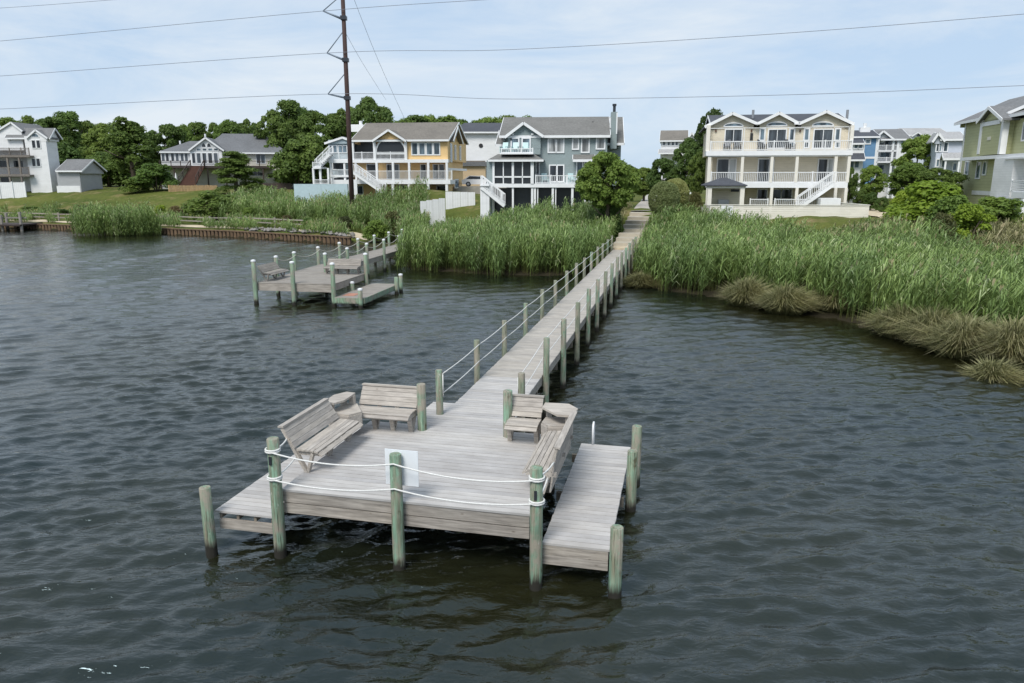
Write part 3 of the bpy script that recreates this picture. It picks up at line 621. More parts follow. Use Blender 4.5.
# ------------------------------------------------------------------ buildings
class Bld:
    def __init__(s, name, label, Zm, px, Y, yaw=0, cat='house', group=None, z0=None):
        s.Zm = Zm; r = WY(px, 178, Y); s.O = Vector((r.x, r.y, 0)); s.xd = Vector((math.cos(yaw), math.sin(yaw), 0)); s.yd = Vector((-math.sin(yaw), math.cos(yaw), 0))
        s.z0 = hz(r.x, r.y) - .05 if z0 is None else z0
        s.e = thing(name, label, cat, (r.x, r.y, s.z0), yaw, group)
    def q(s, X, Yp, off=0):
        px = s.Zm[0] + s.Zm[2] * X; py = s.Zm[1] + s.Zm[2] * Yp; r = ray(px, py)
        t = (off + s.O.dot(s.yd)) / r.dot(s.yd); p = Vector((r.x * t, r.y * t, 0)) - s.O
        return p.dot(s.xd), CAMZ + r.z * t - s.z0
    def rect(s, X0, X1, Y0, Y1, off):
        xm, ym = (X0 + X1) / 2, (Y0 + Y1) / 2
        return s.q(X0, ym, off)[0], s.q(X1, ym, off)[0], s.q(xm, Y1, off)[1], s.q(xm, Y0, off)[1]
    def box(s, name, X0, X1, Y0, Y1, y0, y1, mat, parent=None, down=False):
        x0, x1, z0, z1 = s.rect(X0, X1, Y0, Y1, y0)
        if down: z0 = min(z0, -.8)
        b = MB(); b.box(x0, x1, y0, y1, z0, z1); return b.build(name, mat, parent or s.e)
    def win(s, X0, X1, Y0, Y1, off, nx=1, ny=1, glass='glass', frame='white_paint', fw=.10, name='window', arch=False):
        x0, x1, z0, z1 = s.rect(X0, X1, Y0, Y1, off)
        b = MB(); y0, y1 = off - .09, off - .001
        if not arch:
            b.box(x0 - fw, x0, y0, y1, z0 - fw, z1 + fw); b.box(x1, x1 + fw, y0, y1, z0 - fw, z1 + fw)
            b.box(x0, x1, y0, y1, z1, z1 + fw); b.box(x0, x1, y0, y1, z0 - fw, z0)
            for i in range(1, nx): x = x0 + (x1 - x0) * i / nx; b.box(x - fw * .3, x + fw * .3, y0 + .02, y1, z0, z1)
            for i in range(1, ny): z = z0 + (z1 - z0) * i / ny; b.box(x0, x1, y0 + .025, y1, z - fw * .22, z + fw * .22)
            g = MB(); g.box(x0, x1, off - .04, off - .002, z0, z1)
        else:
            n = 12; cx_ = (x0 + x1) / 2; rw = (x1 - x0) / 2; hh = z1 - z0
            arc = [(cx_ - rw * math.cos(math.pi * i / n), z0 + hh * math.sin(math.pi * i / n)) for i in range(n + 1)]
            arc2 = [(cx_ - (rw + fw) * math.cos(math.pi * i / n), z0 + (hh + fw) * math.sin(math.pi * i / n)) for i in range(n + 1)]
            for i in range(n): b.prismy([arc[i], arc[i + 1], arc2[i + 1], arc2[i]], y0, y1)
            b.box(x0 - fw, x1 + fw, y0, y1, z0 - fw, z0)
            g = MB(); g.prismy(arc, off - .04, off - .002)
        w_ = b.build(name, frame, s.e); g.build('pane', glass, w_); return w_
    def rail(s, X0, X1, Y0, Y1, off, posts=(), mat='white_paint', parent=None, bal=True, slat=0):
        x0, x1, z0, z1 = s.rect(X0, X1, Y0, Y1, off)
        b = MB(); b.box(x0, x1, off - .05, off + .05, z1 - .07, z1); b.box(x0, x1, off - .03, off + .03, z0, z0 + .07)
        if slat:
            for i in range(1, slat): z = z0 + (z1 - z0) * i / slat; b.box(x0, x1, off - .02, off + .02, z - .04, z + .04)
        elif bal:
            n = int((x1 - x0) / .16)
            for i in range(1, n): x = x0 + (x1 - x0) * i / n; b.box(x - .018, x + .018, off - .018, off + .018, z0 + .07, z1 - .07)
        xs = [x0, x1] + [s.q(Xp, (Y0 + Y1) / 2, off)[0] for Xp in posts]
        for x in xs: b.box(x - .055, x + .055, off - .056, off + .056, z0 - .05, z1 + .06)
        return b.build('railing', mat, parent or s.e)
    def post(s, X, Y0, Y1, off, w=.2, mat='white_paint', name='column', down=False):
        x, _ = s.q(X, (Y0 + Y1) / 2, off); z1 = s.q(X, Y0, off)[1]; z0 = s.q(X, Y1, off)[1]
        if down: z0 = min(z0, -.8)
        b = MB(); b.box(x - w / 2, x + w / 2, off - w / 2, off + w / 2, z0, z1); return b.build(name, mat, s.e)
    def gable(s, pts, y0, y1, mat, th=.16, trim='white_paint', wall=None, wally=None, zb=None):
        P = [s.q(X, Yp, y0) for X, Yp in pts]; b = MB()
        for (xa, za), (xb, zb_) in zip(P[:-1], P[1:]): b.slab([(xa, y0, za), (xb, y0, zb_), (xb, y1, zb_), (xa, y1, za)], th)
        r_ = b.build('roof', mat, s.e)
        t = MB()
        for (xa, za), (xb, zb_) in zip(P[:-1], P[1:]): t.bar((xa, y0 - .03, za - .13), (xb, y0 - .03, zb_ - .13), .06, .26)
        t.build('rake_board', trim, r_)
        if wall:
            wy_ = y0 + .35 if wally is None else wally
            Q = [s.q(X, Yp, y0) for X, Yp in pts]; Q = [(x, z - th) for x, z in Q]
            base = s.q(pts[0][0], zb, y0)[1]
            m_ = MB(); m_.prismy([(Q[0][0] + .3, base)] + [(Q[0][0] + .3, Q[0][1])] + Q[1:-1] + [(Q[-1][0] - .3, Q[-1][1]), (Q[-1][0] - .3, base)], wy_, wy_ + .2)
            m_.build('wall', wall, s.e)
        return r_
    def sideroof(s, X0, X1, Ye, Yr, y0, depth, mat, over=.4, th=.16, hip=(0, 0), trim='white_paint', gwall=None):
        xa, ze = s.q(X0, Ye, y0); xb, _ = s.q(X1, Ye, y0); ym = y0 + depth / 2
        zr = s.q((X0 + X1) / 2, Yr, ym)[1]; b = MB(); yb_ = y0 + depth
        l0 = (xa, y0, ze); l1 = (xb, y0, ze); k0 = (xa, yb_, ze); k1 = (xb, yb_, ze); r0 = (xa + hip[0], ym, zr); r1 = (xb - hip[1], ym, zr)
        b.slab([l0, l1, r1, r0], th); b.slab([k1, k0, r0, r1], th)
        if hip[0]: b.slab([k0, l0, r0], th)
        if hip[1]: b.slab([l1, k1, r1], th)
        o = b.build('roof', mat, s.e)
        t = MB(); t.box(xa, xb, y0 - .05, y0 - .002, ze - .26, ze - .02)
        if not hip[1]: t.bar((xb + .02, y0, ze - .12), (xb + .02, ym, zr - .12), .05, .24); t.bar((xb + .02, ym, zr - .12), (xb + .02, yb_, ze - .12), .05, .24)
        if not hip[0]: t.bar((xa - .02, y0, ze - .12), (xa - .02, ym, zr - .12), .05, .24); t.bar((xa - .02, ym, zr - .12), (xa - .02, yb_, ze - .12), .05, .24)
        t.build('fascia', trim, o)
        if gwall:
            for (x, on) in ((xa + over, hip[0]), (xb - over - .2, hip[1])):
                if not on:
                    m_ = MB(); n = len(m_.v)
                    pr = [(y0 + over, ze - .5), (yb_ - over, ze - .5), (yb_ - over, ze - .12), (ym, zr - .17), (y0 + over, ze - .12)]
                    m_.v = [(x, y, z) for y, z in pr] + [(x + .2, y, z) for y, z in pr]; k = 5
                    m_.f = [tuple(range(k)), tuple(reversed(range(k, 2 * k)))] + [(i, (i + 1) % k, k + (i + 1) % k, k + i) for i in range(k)]
                    m_.build('gable_wall', gwall, s.e)
        return o
    def stairs(s, a, b2, width_y, mat='white_paint', rail=True, steps=10):
        a = Vector(a); b2 = Vector(b2); m_ = MB()
        for y in (0, width_y):
            m_.bar(a + Vector((0, y, -.15)), b2 + Vector((0, y, -.15)), .06, .3)
        for i in range(steps):
            t = (i + .5) / steps; c = a.lerp(b2, t); m_.box(c.x - .15, c.x + .15, c.y + .03, c.y + width_y - .03, c.z - .04, c.z)
        o = m_.build('stair', mat, s.e)
        if rail:
            for y in (0, width_y):
                r_ = MB()
                r_.bar(a + Vector((0, y, .95)), b2 + Vector((0, y, .95)), .08, .08); r_.bar(a + Vector((0, y, .15)), b2 + Vector((0, y, .15)), .05, .05)
                n = int((b2 - a).length / .2)
                for i in range(n + 1):
                    c = a.lerp(b2, i / n); w2 = .05 if i % 6 == 0 else .018; r_.box(c.x - w2, c.x + w2, c.y + y - w2, c.y + y + w2, c.z, c.z + .95)
                r_.build('handrail', mat, o)
        return o
def vent_pipes(b, Xs, Yp, off, mat='galvanised', h=.4, r=.09):
    for X in Xs:
        x, z = b.q(X, Yp, off); m_ = MB(); m_.tube([(x, off, z - .3), (x, off, z + h)], r, 8); m_.build('vent_pipe', mat, b.e)

# --- beige house with three gables ---------------------------------------------------
Z5 = (640, 90, .2344)
g = Bld('house', 'three-storey beige house with three front gables and two white balconies', Z5, 780, 70, R(-11))
g.box('wall', 296, 905, 160, 275, .9, 11, 'siding_beige')                      # top storey
g.box('wall', 303, 885, 280, 400, 2.2, 11, 'siding_beige')                     # middle storey
g.box('wall', 303, 870, 415, 480, 3.0, 11, 'siding_beige', None, True)
g.gable([(276, 152), (396, 93), (503, 139)], .45, 11.2, 'roof_dark', wall='siding_beige', wally=.9, zb=170)
g.gable([(500, 139), (596, 92), (681, 138)], .45, 11.3, 'roof_dark', wall='siding_beige', wally=.905, zb=170)
g.gable([(679, 138), (797, 85), (914, 139)], .45, 11.4, 'roof_dark', wall='siding_beige', wally=.9, zb=170)
g.sideroof(300, 890, 138, 103, 2.5, 9, 'roof_dark')
g.box('corner_trim', 283, 299, 150, 262, .0, .9, 'cream_trim'); g.box('corner_trim', 896, 911, 150, 262, 0, .9, 'cream_trim')
g.box('wall', 296, 305, 268, 480, .3, 3.0, 'siding_beige', None, True)
# top balcony
g.box('balcony_floor', 282, 908, 258, 279, -.1, 2.3, 'white_paint')
g.rail(302, 904, 217, 256, -.05, (440, 572, 700, 790))
g.box('trellis_rail', 302, 892, 159, 161.5, -.02, .02, 'white_paint'); g.post(445, 160, 217, 0, .05, name='trellis_post'); g.post(890, 160, 217, 0, .05, name='trellis_post')
g.box('soffit', 290, 903, 279, 283, .0, 2.2, 'white_paint')
# top windows
for (xa, xb) in ((365, 433), (548, 620), (742, 818)):
    g.win(xa, xb, 170, 246 if xa > 500 else 218, .9, 2, 1, 'glass')
    g.win(xa - 4, xb + 4, 139 if xa > 500 else 143, 151 if xa > 500 else 154, .9, arch=True, glass='glass_blue')
for X in (514, 640, 703, 835): g.win(X, X + 15, 168, 212, .9, 1, 1, 'glass_blue', fw=.13); g.win(X, X + 15, 224, 244, .9, 1, 1, 'glass_blue', fw=.10)
for X in (324, 476, 684): g.box('wall_lamp', X - 3, X + 3, 168, 179, .78, .898, 'brown_wood')
g.box('wall_ornament', 470, 482, 184, 214, .80, .895, 'black_paint')
for X in (503, 668): g.box('floodlight', X - 9, X + 9, 141, 147, .25, .43, 'white_paint')
vent_pipes(g, (482, 884), 108, 4, 'galvanised', .5, .12)
# middle balcony
g.box('balcony_floor', 288, 886, 394, 417, .0, 3.0, 'white_paint')
g.rail(303, 830, 350, 394, .05, (435, 560, 667, 735)); g.rail(836, 884, 350, 394, .05)
for X in (435, 560, 667, 832, 888): g.post(X, 279, 394, .12, .26, 'cream_trim'); g.post(X if X < 880 else 876, 417, 480, .12, .26, 'cream_trim', down=True)
g.post(292, 279, 480, .15, .3, 'cream_trim', down=True)
for (xa, xb, gl) in ((330, 378, 'glass'), (380, 406, 'glass_blind'), (505, 548, 'glass'), (552, 566, 'glass_blind'), (760, 798, 'glass_dark'), (800, 818, 'glass_blind')):
    g.win(xa, xb, 296, 390, 2.2, 1, 1, gl, name='door')
# lower level
for (xa, xb) in ((502, 540), (560, 600), (605, 645)): g.win(xa, xb, 425, 470, 3.0, 1, 1, 'glass_dark', name='door')
g.rail(470, 545, 465, 492, -.3, (), bal=True); g.rail(575, 760, 465, 492, -.32, (), bal=True)
g.box('hot_tub', 770, 856, 462, 500, -2.2, -.5, 'white_paint', None, True)
xa, za = g.q(822, 394, -.5); xb, zb = g.q(668, 500, -.5); g.stairs((xa, -1.2, za), (xb, -1.2, max(zb, .1)), .9, 'white_paint', True, 12)
# cabana
cb = Bld('cabana', 'small open cabana with dark hip roof in front of the beige house', Z5, 726, 65.5, R(-8), 'cabana')
x0, z = cb.q(278, 405, -.2); x1, _ = cb.q(458, 405, -.2); _, zp = cb.q(365, 374, 1.5)
b = MB(); dd = 3.2
for pts in ([(x0, -.3, z), (x1, -.3, z), ((x0 + x1) / 2 + .25, dd / 2, zp), ((x0 + x1) / 2 - .25, dd / 2, zp)], [(x1, dd, z), (x0, dd, z), ((x0 + x1) / 2 - .25, dd / 2, zp), ((x0 + x1) / 2 + .25, dd / 2, zp)],
            [(x0, dd, z), (x0, -.3, z), ((x0 + x1) / 2 - .25, dd / 2, zp)], [(x1, -.3, z), (x1, dd, z), ((x0 + x1) / 2 + .25, dd / 2, zp)]): b.slab(pts, .1)
b.build('roof', 'roof_dark', cb.e)
cb.box('beam', 284, 452, 408, 419, -.1, .1, 'cream_trim')
for X in (295, 434): cb.post(X, 419, 500, .05, .36, 'cream_trim', down=True)
cb.box('wall', 300, 440, 417, 500, 2.2, 2.4, 'siding_beige', None, True); cb.box('counter', 335, 380, 468, 500, 1.5, 2.2, 'galvanised', None, True)
cb.box('screen', 388, 424, 424, 434, 2.1, 2.19, 'screen')
# fence round it
fe = Bld('fence', 'low beige board fence round the patio of the beige house', Z5, 790, 61.5, R(-4), 'fence')
fx0, fx1, fz0, fz1 = fe.rect(298, 976, 489, 556, 0)
nb = 9
for i in range(nb):
    za, zb = -.5 + (fz1 - .06 + .5) * i / nb, -.5 + (fz1 - .06 + .5) * (i + 1) / nb - .015
    b = MB(); b.box(fx0, fx1, 0, .05, za, zb); b.build('fence_board', 'fence_beige', fe.e)
    b = MB(); b.box(fx1 - .05, fx1, .055, 7.5, za, zb); b.build('fence_board', 'fence_beige', fe.e)
    b = MB(); b.box(fx0, fx0 + .05, .055, 7.5, za, zb); b.build('fence_board', 'fence_beige', fe.e)
b = MB(); b.box(fx0 - .05, fx1 + .05, -.06, .10, fz1 - .055, fz1); b.build('cap_rail', 'cream_trim', fe.e)
b = MB(); b.box(fx1 - .1, fx1 + .06, .105, 7.5, fz1 - .055, fz1); b.build('cap_rail', 'cream_trim', fe.e)
xg, _ = fe.q(345, 500); xh, _ = fe.q(396, 500)
b = MB()
for x in (xg, (xg + xh) / 2 + .02): b.box(x, x + (xh - xg) / 2 - .04, -.06, -.005, -.5, fz1 - .1)
gt = b.build('gate', 'white_paint', fe.e)
b = MB()
for x in ((xg + xh) / 2 - .06, (xg + xh) / 2 + .16): b.box(x, x + .05, -.1, -.06, fz1 - .5, fz1 - .3)
b.build('latch', 'black_paint', gt)

# --- blue-grey house -------------------------------------------------------------------
Z4 = (460, 90, .1953)
f = Bld('house', 'blue-grey house with chimney, screened porch and white-framed windows', Z4, 555, 75, R(-5))
f.box('wall', 238, 752, 232, 478, 0, 9, 'siding_grey', None, True)
f.box('wall', 752, 822, 272, 478, 2.5, 8.6, 'siding_grey', None, True)
f.sideroof(200, 770, 232, 138, -.45, 9.9, 'roof_warm', gwall='siding_grey')
f.sideroof(745, 840, 270, 138, 1.3, 7.4, 'roof_warm', gwall='siding_grey')
f.sideroof(183, 262, 276, 205, .6, 7, 'roof_warm')
f.box('wall', 205, 240, 276, 330, .9, 7, 'siding_grey')
f.gable([(228, 236), (325, 162), (428, 232)], -.85, 4, 'roof_warm', wall='siding_grey', wally=-.45, zb=300)
f.box('wall', 246, 412, 235, 330, -.44, .1, 'siding_grey')
f.box('chimney', 772, 804, 112, 300, .9, 2.0, 'siding_grey'); f.box('chimney_corner', 768, 772.5, 140, 195, .88, 2.0, 'white_paint'); f.box('chimney_corner', 800, 806, 116, 225, .87, 1.5, 'white_paint')
x, z = f.q(790, 112, 1.4); b = MB(); b.tube([(x, 1.4, z - .3), (x, 1.4, z + .55)], .14, 10); b.tube([(x, 1.4, z + .55), (x, 1.4, z + .75)], .2, 10); b.build('flue', 'dark_metal', f.e)
for (xa, xb, ya, yb_, nx, off) in ((266, 298, 250, 322, 1, -.45), (322, 356, 250, 322, 1, -.45), (455, 490, 250, 316, 1, 0), (495, 528, 250, 316, 1, 0), (580, 604, 250, 300, 1, 0), (626, 658, 250, 316, 1, 0), (702, 738, 248, 298, 1, 0)):
    f.win(xa, xb, ya, yb_, off, nx, 1, 'glass_blind' if xa > 440 else 'glass_blue', fw=.13)
f.box('porch_floor', 205, 375, 322, 329, -2.2, -.46, 'white_paint'); f.rail(212, 372, 299, 322, -2.1, (258, 315))
# screened porch
f.slab_roof = MB()
x0, z0 = f.q(143, 356, -2.7); x1, _ = f.q(428, 354, -2.7); xt0, zt = f.q(195, 328, -.5); xt1, _ = f.q(378, 327, -.5)
b = f.slab_roof; b.slab([(x0, -2.7, z0), (x1, -2.7, z0), (xt1, -.5, zt), (xt0, -.5, zt)], .12); b.slab([(x1, -2.7, z0), (x1, .0, z0), (xt1, 0.0, zt), (xt1, -.5, zt)], .12); b.slab([(x0, 0.0, z0), (x0, -2.7, z0), (xt0, -.5, zt), (xt0, 0.0, zt)], .12)
pr = b.build('porch_roof', 'roof_warm', f.e)
b = MB(); b.box(x0, x1, -2.76, -2.70, z0 - .2, z0 - .01); b.build('fascia', 'white_paint', pr)
f.box('wall', 137, 168, 360, 480, -2.2, 0, 'siding_grey', None, True)
f.box('screen_or_shade_panel', 176, 366, 364, 478, -2.25, -2.21, 'screen')
f.box('sill_band', 170, 372, 441, 449, -2.36, -2.26, 'white_paint')
for X, w_ in ((172, .2), (222, .10), (271, .22), (320, .10), (370, .3)): f.post(X, 362, 480, -2.31, w_)
f.win(392, 404, 372, 430, 0, 1, 1, 'glass_dark')
f.box('deck_floor', 130, 660, 480, 499, -2.4, -.02, 'white_paint')
f.rail(388, 640, 437, 478, -2.3, (465, 548, 600))
f.win(461, 494, 388, 466, 0, 1, 1, 'glass_dark', name='door', fw=.12); f.win(498, 528, 388, 466, 0, 1, 1, 'glass_dark', name='door', fw=.12)
f.sideroof(578, 690, 354, 330, -.9, 1.8, 'roof_warm'); f.win(600, 625, 365, 440, -.02, 1, 1, 'glass_blue', fw=.12); f.win(640, 670, 365, 440, -.02, 1, 1, 'glass_blue', fw=.12)
f.box('screen_or_shade_panel', 178, 640, 502, 596, -1.2, -1.1, 'screen', None, True)
for X, w_ in ((170, .22), (271, .18), (370, .22), (384, .2), (398, .1), (475, .22), (490, .1), (575, .22), (640, .2)): f.post(X, 499, 596, -2.2, w_, down=True)
xa, za = f.q(112, 490, -3.0); xb, zb = f.q(230, 585, -3.0); f.stairs((xa, -3.6, za), (xb, -3.6, max(.1, zb)), 1.0, 'white_paint', True, 10)
f.box('stair_landing', 102, 150, 484, 492, -3.7, -2.42, 'white_paint'); f.box('skirting', 104, 150, 493, 585, -3.5, -2.5, 'fence_white', None, True)
f.box('skirting', 640, 772, 556, 625, -2.6, -2.5, 'white_paint', None, True)
for X in (270, 370): f.box('floodlight', X - 6, X + 6, 222, 230, -.62, -.46, 'white_paint')
for X in (215, 262): f.box('wall_lamp', X - 3, X + 3, 246, 258, -.6, -.46, 'black_paint')
vent_pipes(f, (680,), 178, 3, 'black_paint', .3, .1)

# --- yellow house ---------------------------------------------------------------------
Z3 = (300, 90, .1903)
d = Bld('house', 'yellow house with brown roof, white porches and arched upper balcony', Z3, 400, 100, R(-8))
d.box('wall', 556, 776, 262, 372, 0, 12, 'siding_yellow'); d.box('wall', 272, 776, 375, 490, 2.0, 12, 'siding_yellow'); d.box('wall', 300, 776, 490, 560, 2.4, 12, 'siding_yellow', None, True)
d.box('wall', 770, 778, 375, 560, .02, 2.5, 'siding_yellow', None, True)
d.box('wall', 272, 556, 262, 372, 2.6, 12, 'siding_yellow')
d.sideroof(266, 782, 262, 172, -.5, 13, 'roof_brown', gwall='siding_yellow')
d.gable([(378, 264), (463, 205), (558, 264)], -.9, 5, 'roof_brown', wall='siding_yellow', wally=-.4, zb=266)
# gable on the side wall
xs, zs = d.q(776, 265, 0); b = MB(); b.slab([(xs - .2, 1.2, zs), (xs + .5, 1.2, zs), (xs + .5, 4.2, zs + 2.0), (xs - 3, 4.2, zs + 2.0)], .15); b.slab([(xs + .5, 7.4, zs), (xs - .2, 7.4, zs), (xs - 3, 4.2, zs + 2.0), (xs + .5, 4.2, zs + 2.0)], .15)
sr = b.build('roof', 'roof_brown', d.e)
b = MB(); b.bar((xs + .52, 1.2, zs - .1), (xs + .52, 4.2, zs + 1.9), .06, .3); b.bar((xs + .52, 4.2, zs + 1.9), (xs + .52, 7.4, zs - .1), .06, .3); b.build('rake_board', 'white_paint', sr)
for (ya, yb_, za, zb) in ((1.3, 2.2, -2.6, -.4), (4.0, 4.8, -2.2, -.5), (7.2, 8.0, -2.2, -.5), (3.8, 6.0, -6.0, -5.0), (3.8, 6.0, -11, -10)):
    if za < -9: continue
    b = MB(); b.box(xs + .003, xs + .08, ya - .12, yb_ + .12, zs + za - .12, zs + zb + .12); wn = b.build('window', 'white_paint', d.e)
    b = MB(); b.box(xs + .085, xs + .10, ya, yb_, zs + za, zs + zb); b.build('pane', 'glass_blue', wn)
b = MB(); b.box(xs + .003, xs + .06, -.05, 12, zs - 3.75, zs - 3.45); b.box(xs + .003, xs + .06, -.05, 12, zs - 7.3, zs - 7.0); b.build('band', 'white_paint', d.e)
d.box('porch_ceiling', 275, 556, 262, 268, -.3, 2.6, 'white_paint')
d.box('screen_or_shade_panel', 282, 388, 272, 330, 1.6, 1.7, 'screen'); d.win(402, 552, 255, 330, -.2, 1, 1, 'screen', fw=.2, arch=True)  # dark sheets stand in for the shade inside the open porch and arch
d.box('screen_or_shade_panel', 402, 552, 300, 366, .1, .2, 'screen'); d.box('screen_or_shade_panel', 282, 388, 330, 366, 1.0, 1.1, 'porch_shade')  # more dark sheets painting the porch recess's shade behind the railing
for X in (278, 393, 556): d.post(X, 262, 370, -.25, .34)
d.rail(280, 555, 326, 364, -.3, (325, 393, 475)); d.box('band', 150, 778, 365, 382, -.5, .3, 'white_paint')
for i in range(4): d.win(590 + i * 38.5, 617 + i * 38.5, 280, 338, 0, 1, 1, 'glass_blue', fw=.13)
d.box('floor_band', 165, 790, 472, 494, -.6, 2.4, 'white_paint')
for X in (405, 490, 575, 675, 772): d.post(X, 382, 472, -.4, .28); d.post(X, 494, 560, -.4, .32, down=True)
d.rail(310, 770, 424, 470, -.5, (405, 490, 575, 675)); d.rail(775, 798, 424, 470, -.45)
for (xa, xb) in ((355, 400), (460, 486), (496, 520), (636, 662), (702, 726), (733, 758)): d.win(xa, xb, 392, 466, 2.0, 1, 1, 'glass', name='door', fw=.1)
for (xa, xb) in ((300, 330), (650, 668), (722, 765), (520, 570)): d.win(xa, xb, 505, 545, 2.4, 1, 1, 'glass_dark', fw=.1)
# blue-grey wing and white stairs on the left
d.box('wing_wall', 150, 270, 262, 372, .4, 9, 'siding_bluegrey'); d.box('wing_wall', 165, 270, 378, 560, 2.0, 9, 'siding_bluegrey', None, True)
d.gable([(128, 276), (222, 245), (275, 264)], -.1, 9, 'roof_grey', wall='siding_bluegrey', wally=.1, zb=282)
for (xa, xb) in ((158, 170), (178, 194), (204, 222), (226, 246)): d.win(xa, xb, 294, 328, .4, 1, 1, 'glass_blue', fw=.1)
d.rail(140, 262, 328, 366, -.4, (205,)); d.rail(165, 262, 418, 450, -.4, (235,)); d.box('floor_band', 160, 270, 448, 458, -.5, 2.0, 'white_paint')
for X in (165, 236, 296): d.post(X, 378, 500, -.3, .25)
for (xa, xb) in ((175, 230), (180, 235)): d.win(xa, xb, 380 if xa == 175 else 462, 415 if xa == 175 else 486, 2.0, 1, 1, 'glass_dark')
xa, za = d.q(155, 332, -1.5); xb, zb = d.q(78, 408, -1.5); d.stairs((xa, -1.5, za), (xb, -1.5, zb), 1.2, 'white_paint', True, 9)
d.box('stair_landing', 66, 110, 404, 414, -1.8, 0.2, 'white_paint'); d.rail(68, 108, 380, 405, -1.7)
for X in (72, 108, 150): d.post(X, 410, 500, -1.4, .25, down=True)
d.rail(75, 150, 470, 492, -1.7)
xa, za = d.q(272, 425, -2.5); xb, zb = d.q(438, 556, -2.5); d.stairs((xa, -2.4, za), (xb, -2.4, max(.1, zb)), 1.2, 'white_paint', True, 14)
d.box('stair_skirting', 255, 300, 470, 556, -2.6, -2.45, 'white_paint', None, True)
b = MB(); x, z = d.q(300, 200, 9); b.box(x - .9, x + .9, 9, 10, z - .5, z + .5); b.tube([(x + .4, 9.5, z), (x + .4, 9.5, z + 1.0)], .25, 8); b.build('chimney', 'white_paint', d.e)
vent_pipes(d, (372, 480, 540, 640, 710), 180, 6, 'roof_dark', .25, .12)
bf = Bld('fence', 'pale blue solid fence beside the yellow house stairs', Z3, 340, 94, 0, 'fence')
bf.box('panel', -32, 110, 494, 540, 0, .08, 'blue_fence', None, True); bf.box('panel', 111, 250, 494, 540, 0.01, .09, 'blue_fence', None, True)
wf = Bld('fence', 'white slatted fence half hidden by the reeds beside the yellow house', Z3, 432, 80, R(18), 'fence')
for i in range(4): wf.box('panel', 632 + i * 33, 664 + i * 33, 584 - i * 5, 640, 0, .06, 'fence_white', None, True)
wf2 = Bld('fence', 'white slatted fence between the yellow house and the blue-grey house', Z3, 460, 86, 0, 'fence')
for i in range(4): wf2.box('panel', 765 + i * 39, 803 + i * 39, 534 + i * 1, 600, 0, .06, 'fence_white', None, True)

# --- white building behind -------------------------------------------------------------
e = Bld('house', 'plain white building with dark flat roof behind the blue-grey house', Z4, 480, 125)
e.box('wall', -40, 290, 208, 372, 0, 9, 'siding_white', None, True); e.box('garage_wall', -10, 130, 390, 480, -3, -.1, 'siding_tan', None, True); e.box('garage_roof', -25, 135, 368, 390, -3.4, -.1, 'roof_slate')
e.sideroof(-50, 300, 213, 168, -.6, 10, 'roof_dark', hip=(2, 2)); x, z = e.q(107, 285, 0); b = MB(); b.tube([(x, -.06, z), (x, .1, z)], .35, 12); b.build('porthole', 'black_paint', e.e)
e.box('deck_rail', 28, 130, 362, 368, -3.3, -3.2, 'grey_wood_far')
# --- cream hip-roofed house --------------------------------------------------------------
Z2z = (150, 90, .1903)
c = Bld('house', 'cream house with grey hip roof, arched gable window and red-brown stairs', Z2z, 225, 132, R(10))
c.box('wall', 105, 715, 322, 490, 0, 14, 'siding_cream', None, True); c.box('wall', 60, 240, 318, 420, -.8, 0, 'siding_white'); c.box('wall', 60, 300, 420, 495, .4, .5, 'siding_palegrey', None, True)
c.sideroof(250, 722, 326, 230, -.7, 14, 'roof_slate', hip=(3, 5)); c.sideroof(48, 330, 322, 268, -1.2, 9, 'roof_slate', hip=(4, .2))
c.gable([(202, 314), (290, 247), (388, 316)], -1.6, 6, 'roof_slate', wall='siding_white', wally=-1.2, zb=320); c.box('wall', 212, 380, 312, 400, -1.2, .0, 'siding_white')
for X in (247, 277, 307, 337): c.win(X, X + 20, 332, 384, -1.2, 1, 1, 'glass', fw=.12)
for X in (247, 277, 307, 337): c.win(X, X + 20, 308, 319, -1.2, 1, 1, 'glass_blue', fw=.1)
c.win(272, 292, 280, 300, -1.2, arch=True); c.win(300, 320, 280, 300, -1.2, arch=True)
c.win(222, 238, 332, 384, -1.2, 1, 1, 'glass_dark', name='door')
for X in (62, 84, 112, 136, 162, 184): c.win(X, X + 15, 332, 374, -.8, 1, 1, 'glass', fw=.12)
c.win(560, 580, 336, 384, 0, 1, 1, 'glass'); c.win(584, 604, 336, 384, 0, 1, 1, 'glass_blue'); c.win(535, 592, 415, 450, 0, 2, 1, 'glass_dark')
c.win(700, 712, 340, 360, 0, 1, 1, 'glass_blind')
c.box('deck_floor', 50, 632, 398, 411, -3.4, -.02, 'dark_brown_wood')
c.rail(50, 212, 372, 402, -3.3, (110, 160), 'dark_brown_wood'); c.rail(288, 630, 372, 402, -3.3, (370, 440, 520, 575), 'dark_brown_wood')
for X in (55, 130, 305, 400, 500, 596): c.post(X, 411, 490, -3.2, .2, 'dark_brown_wood', down=True)
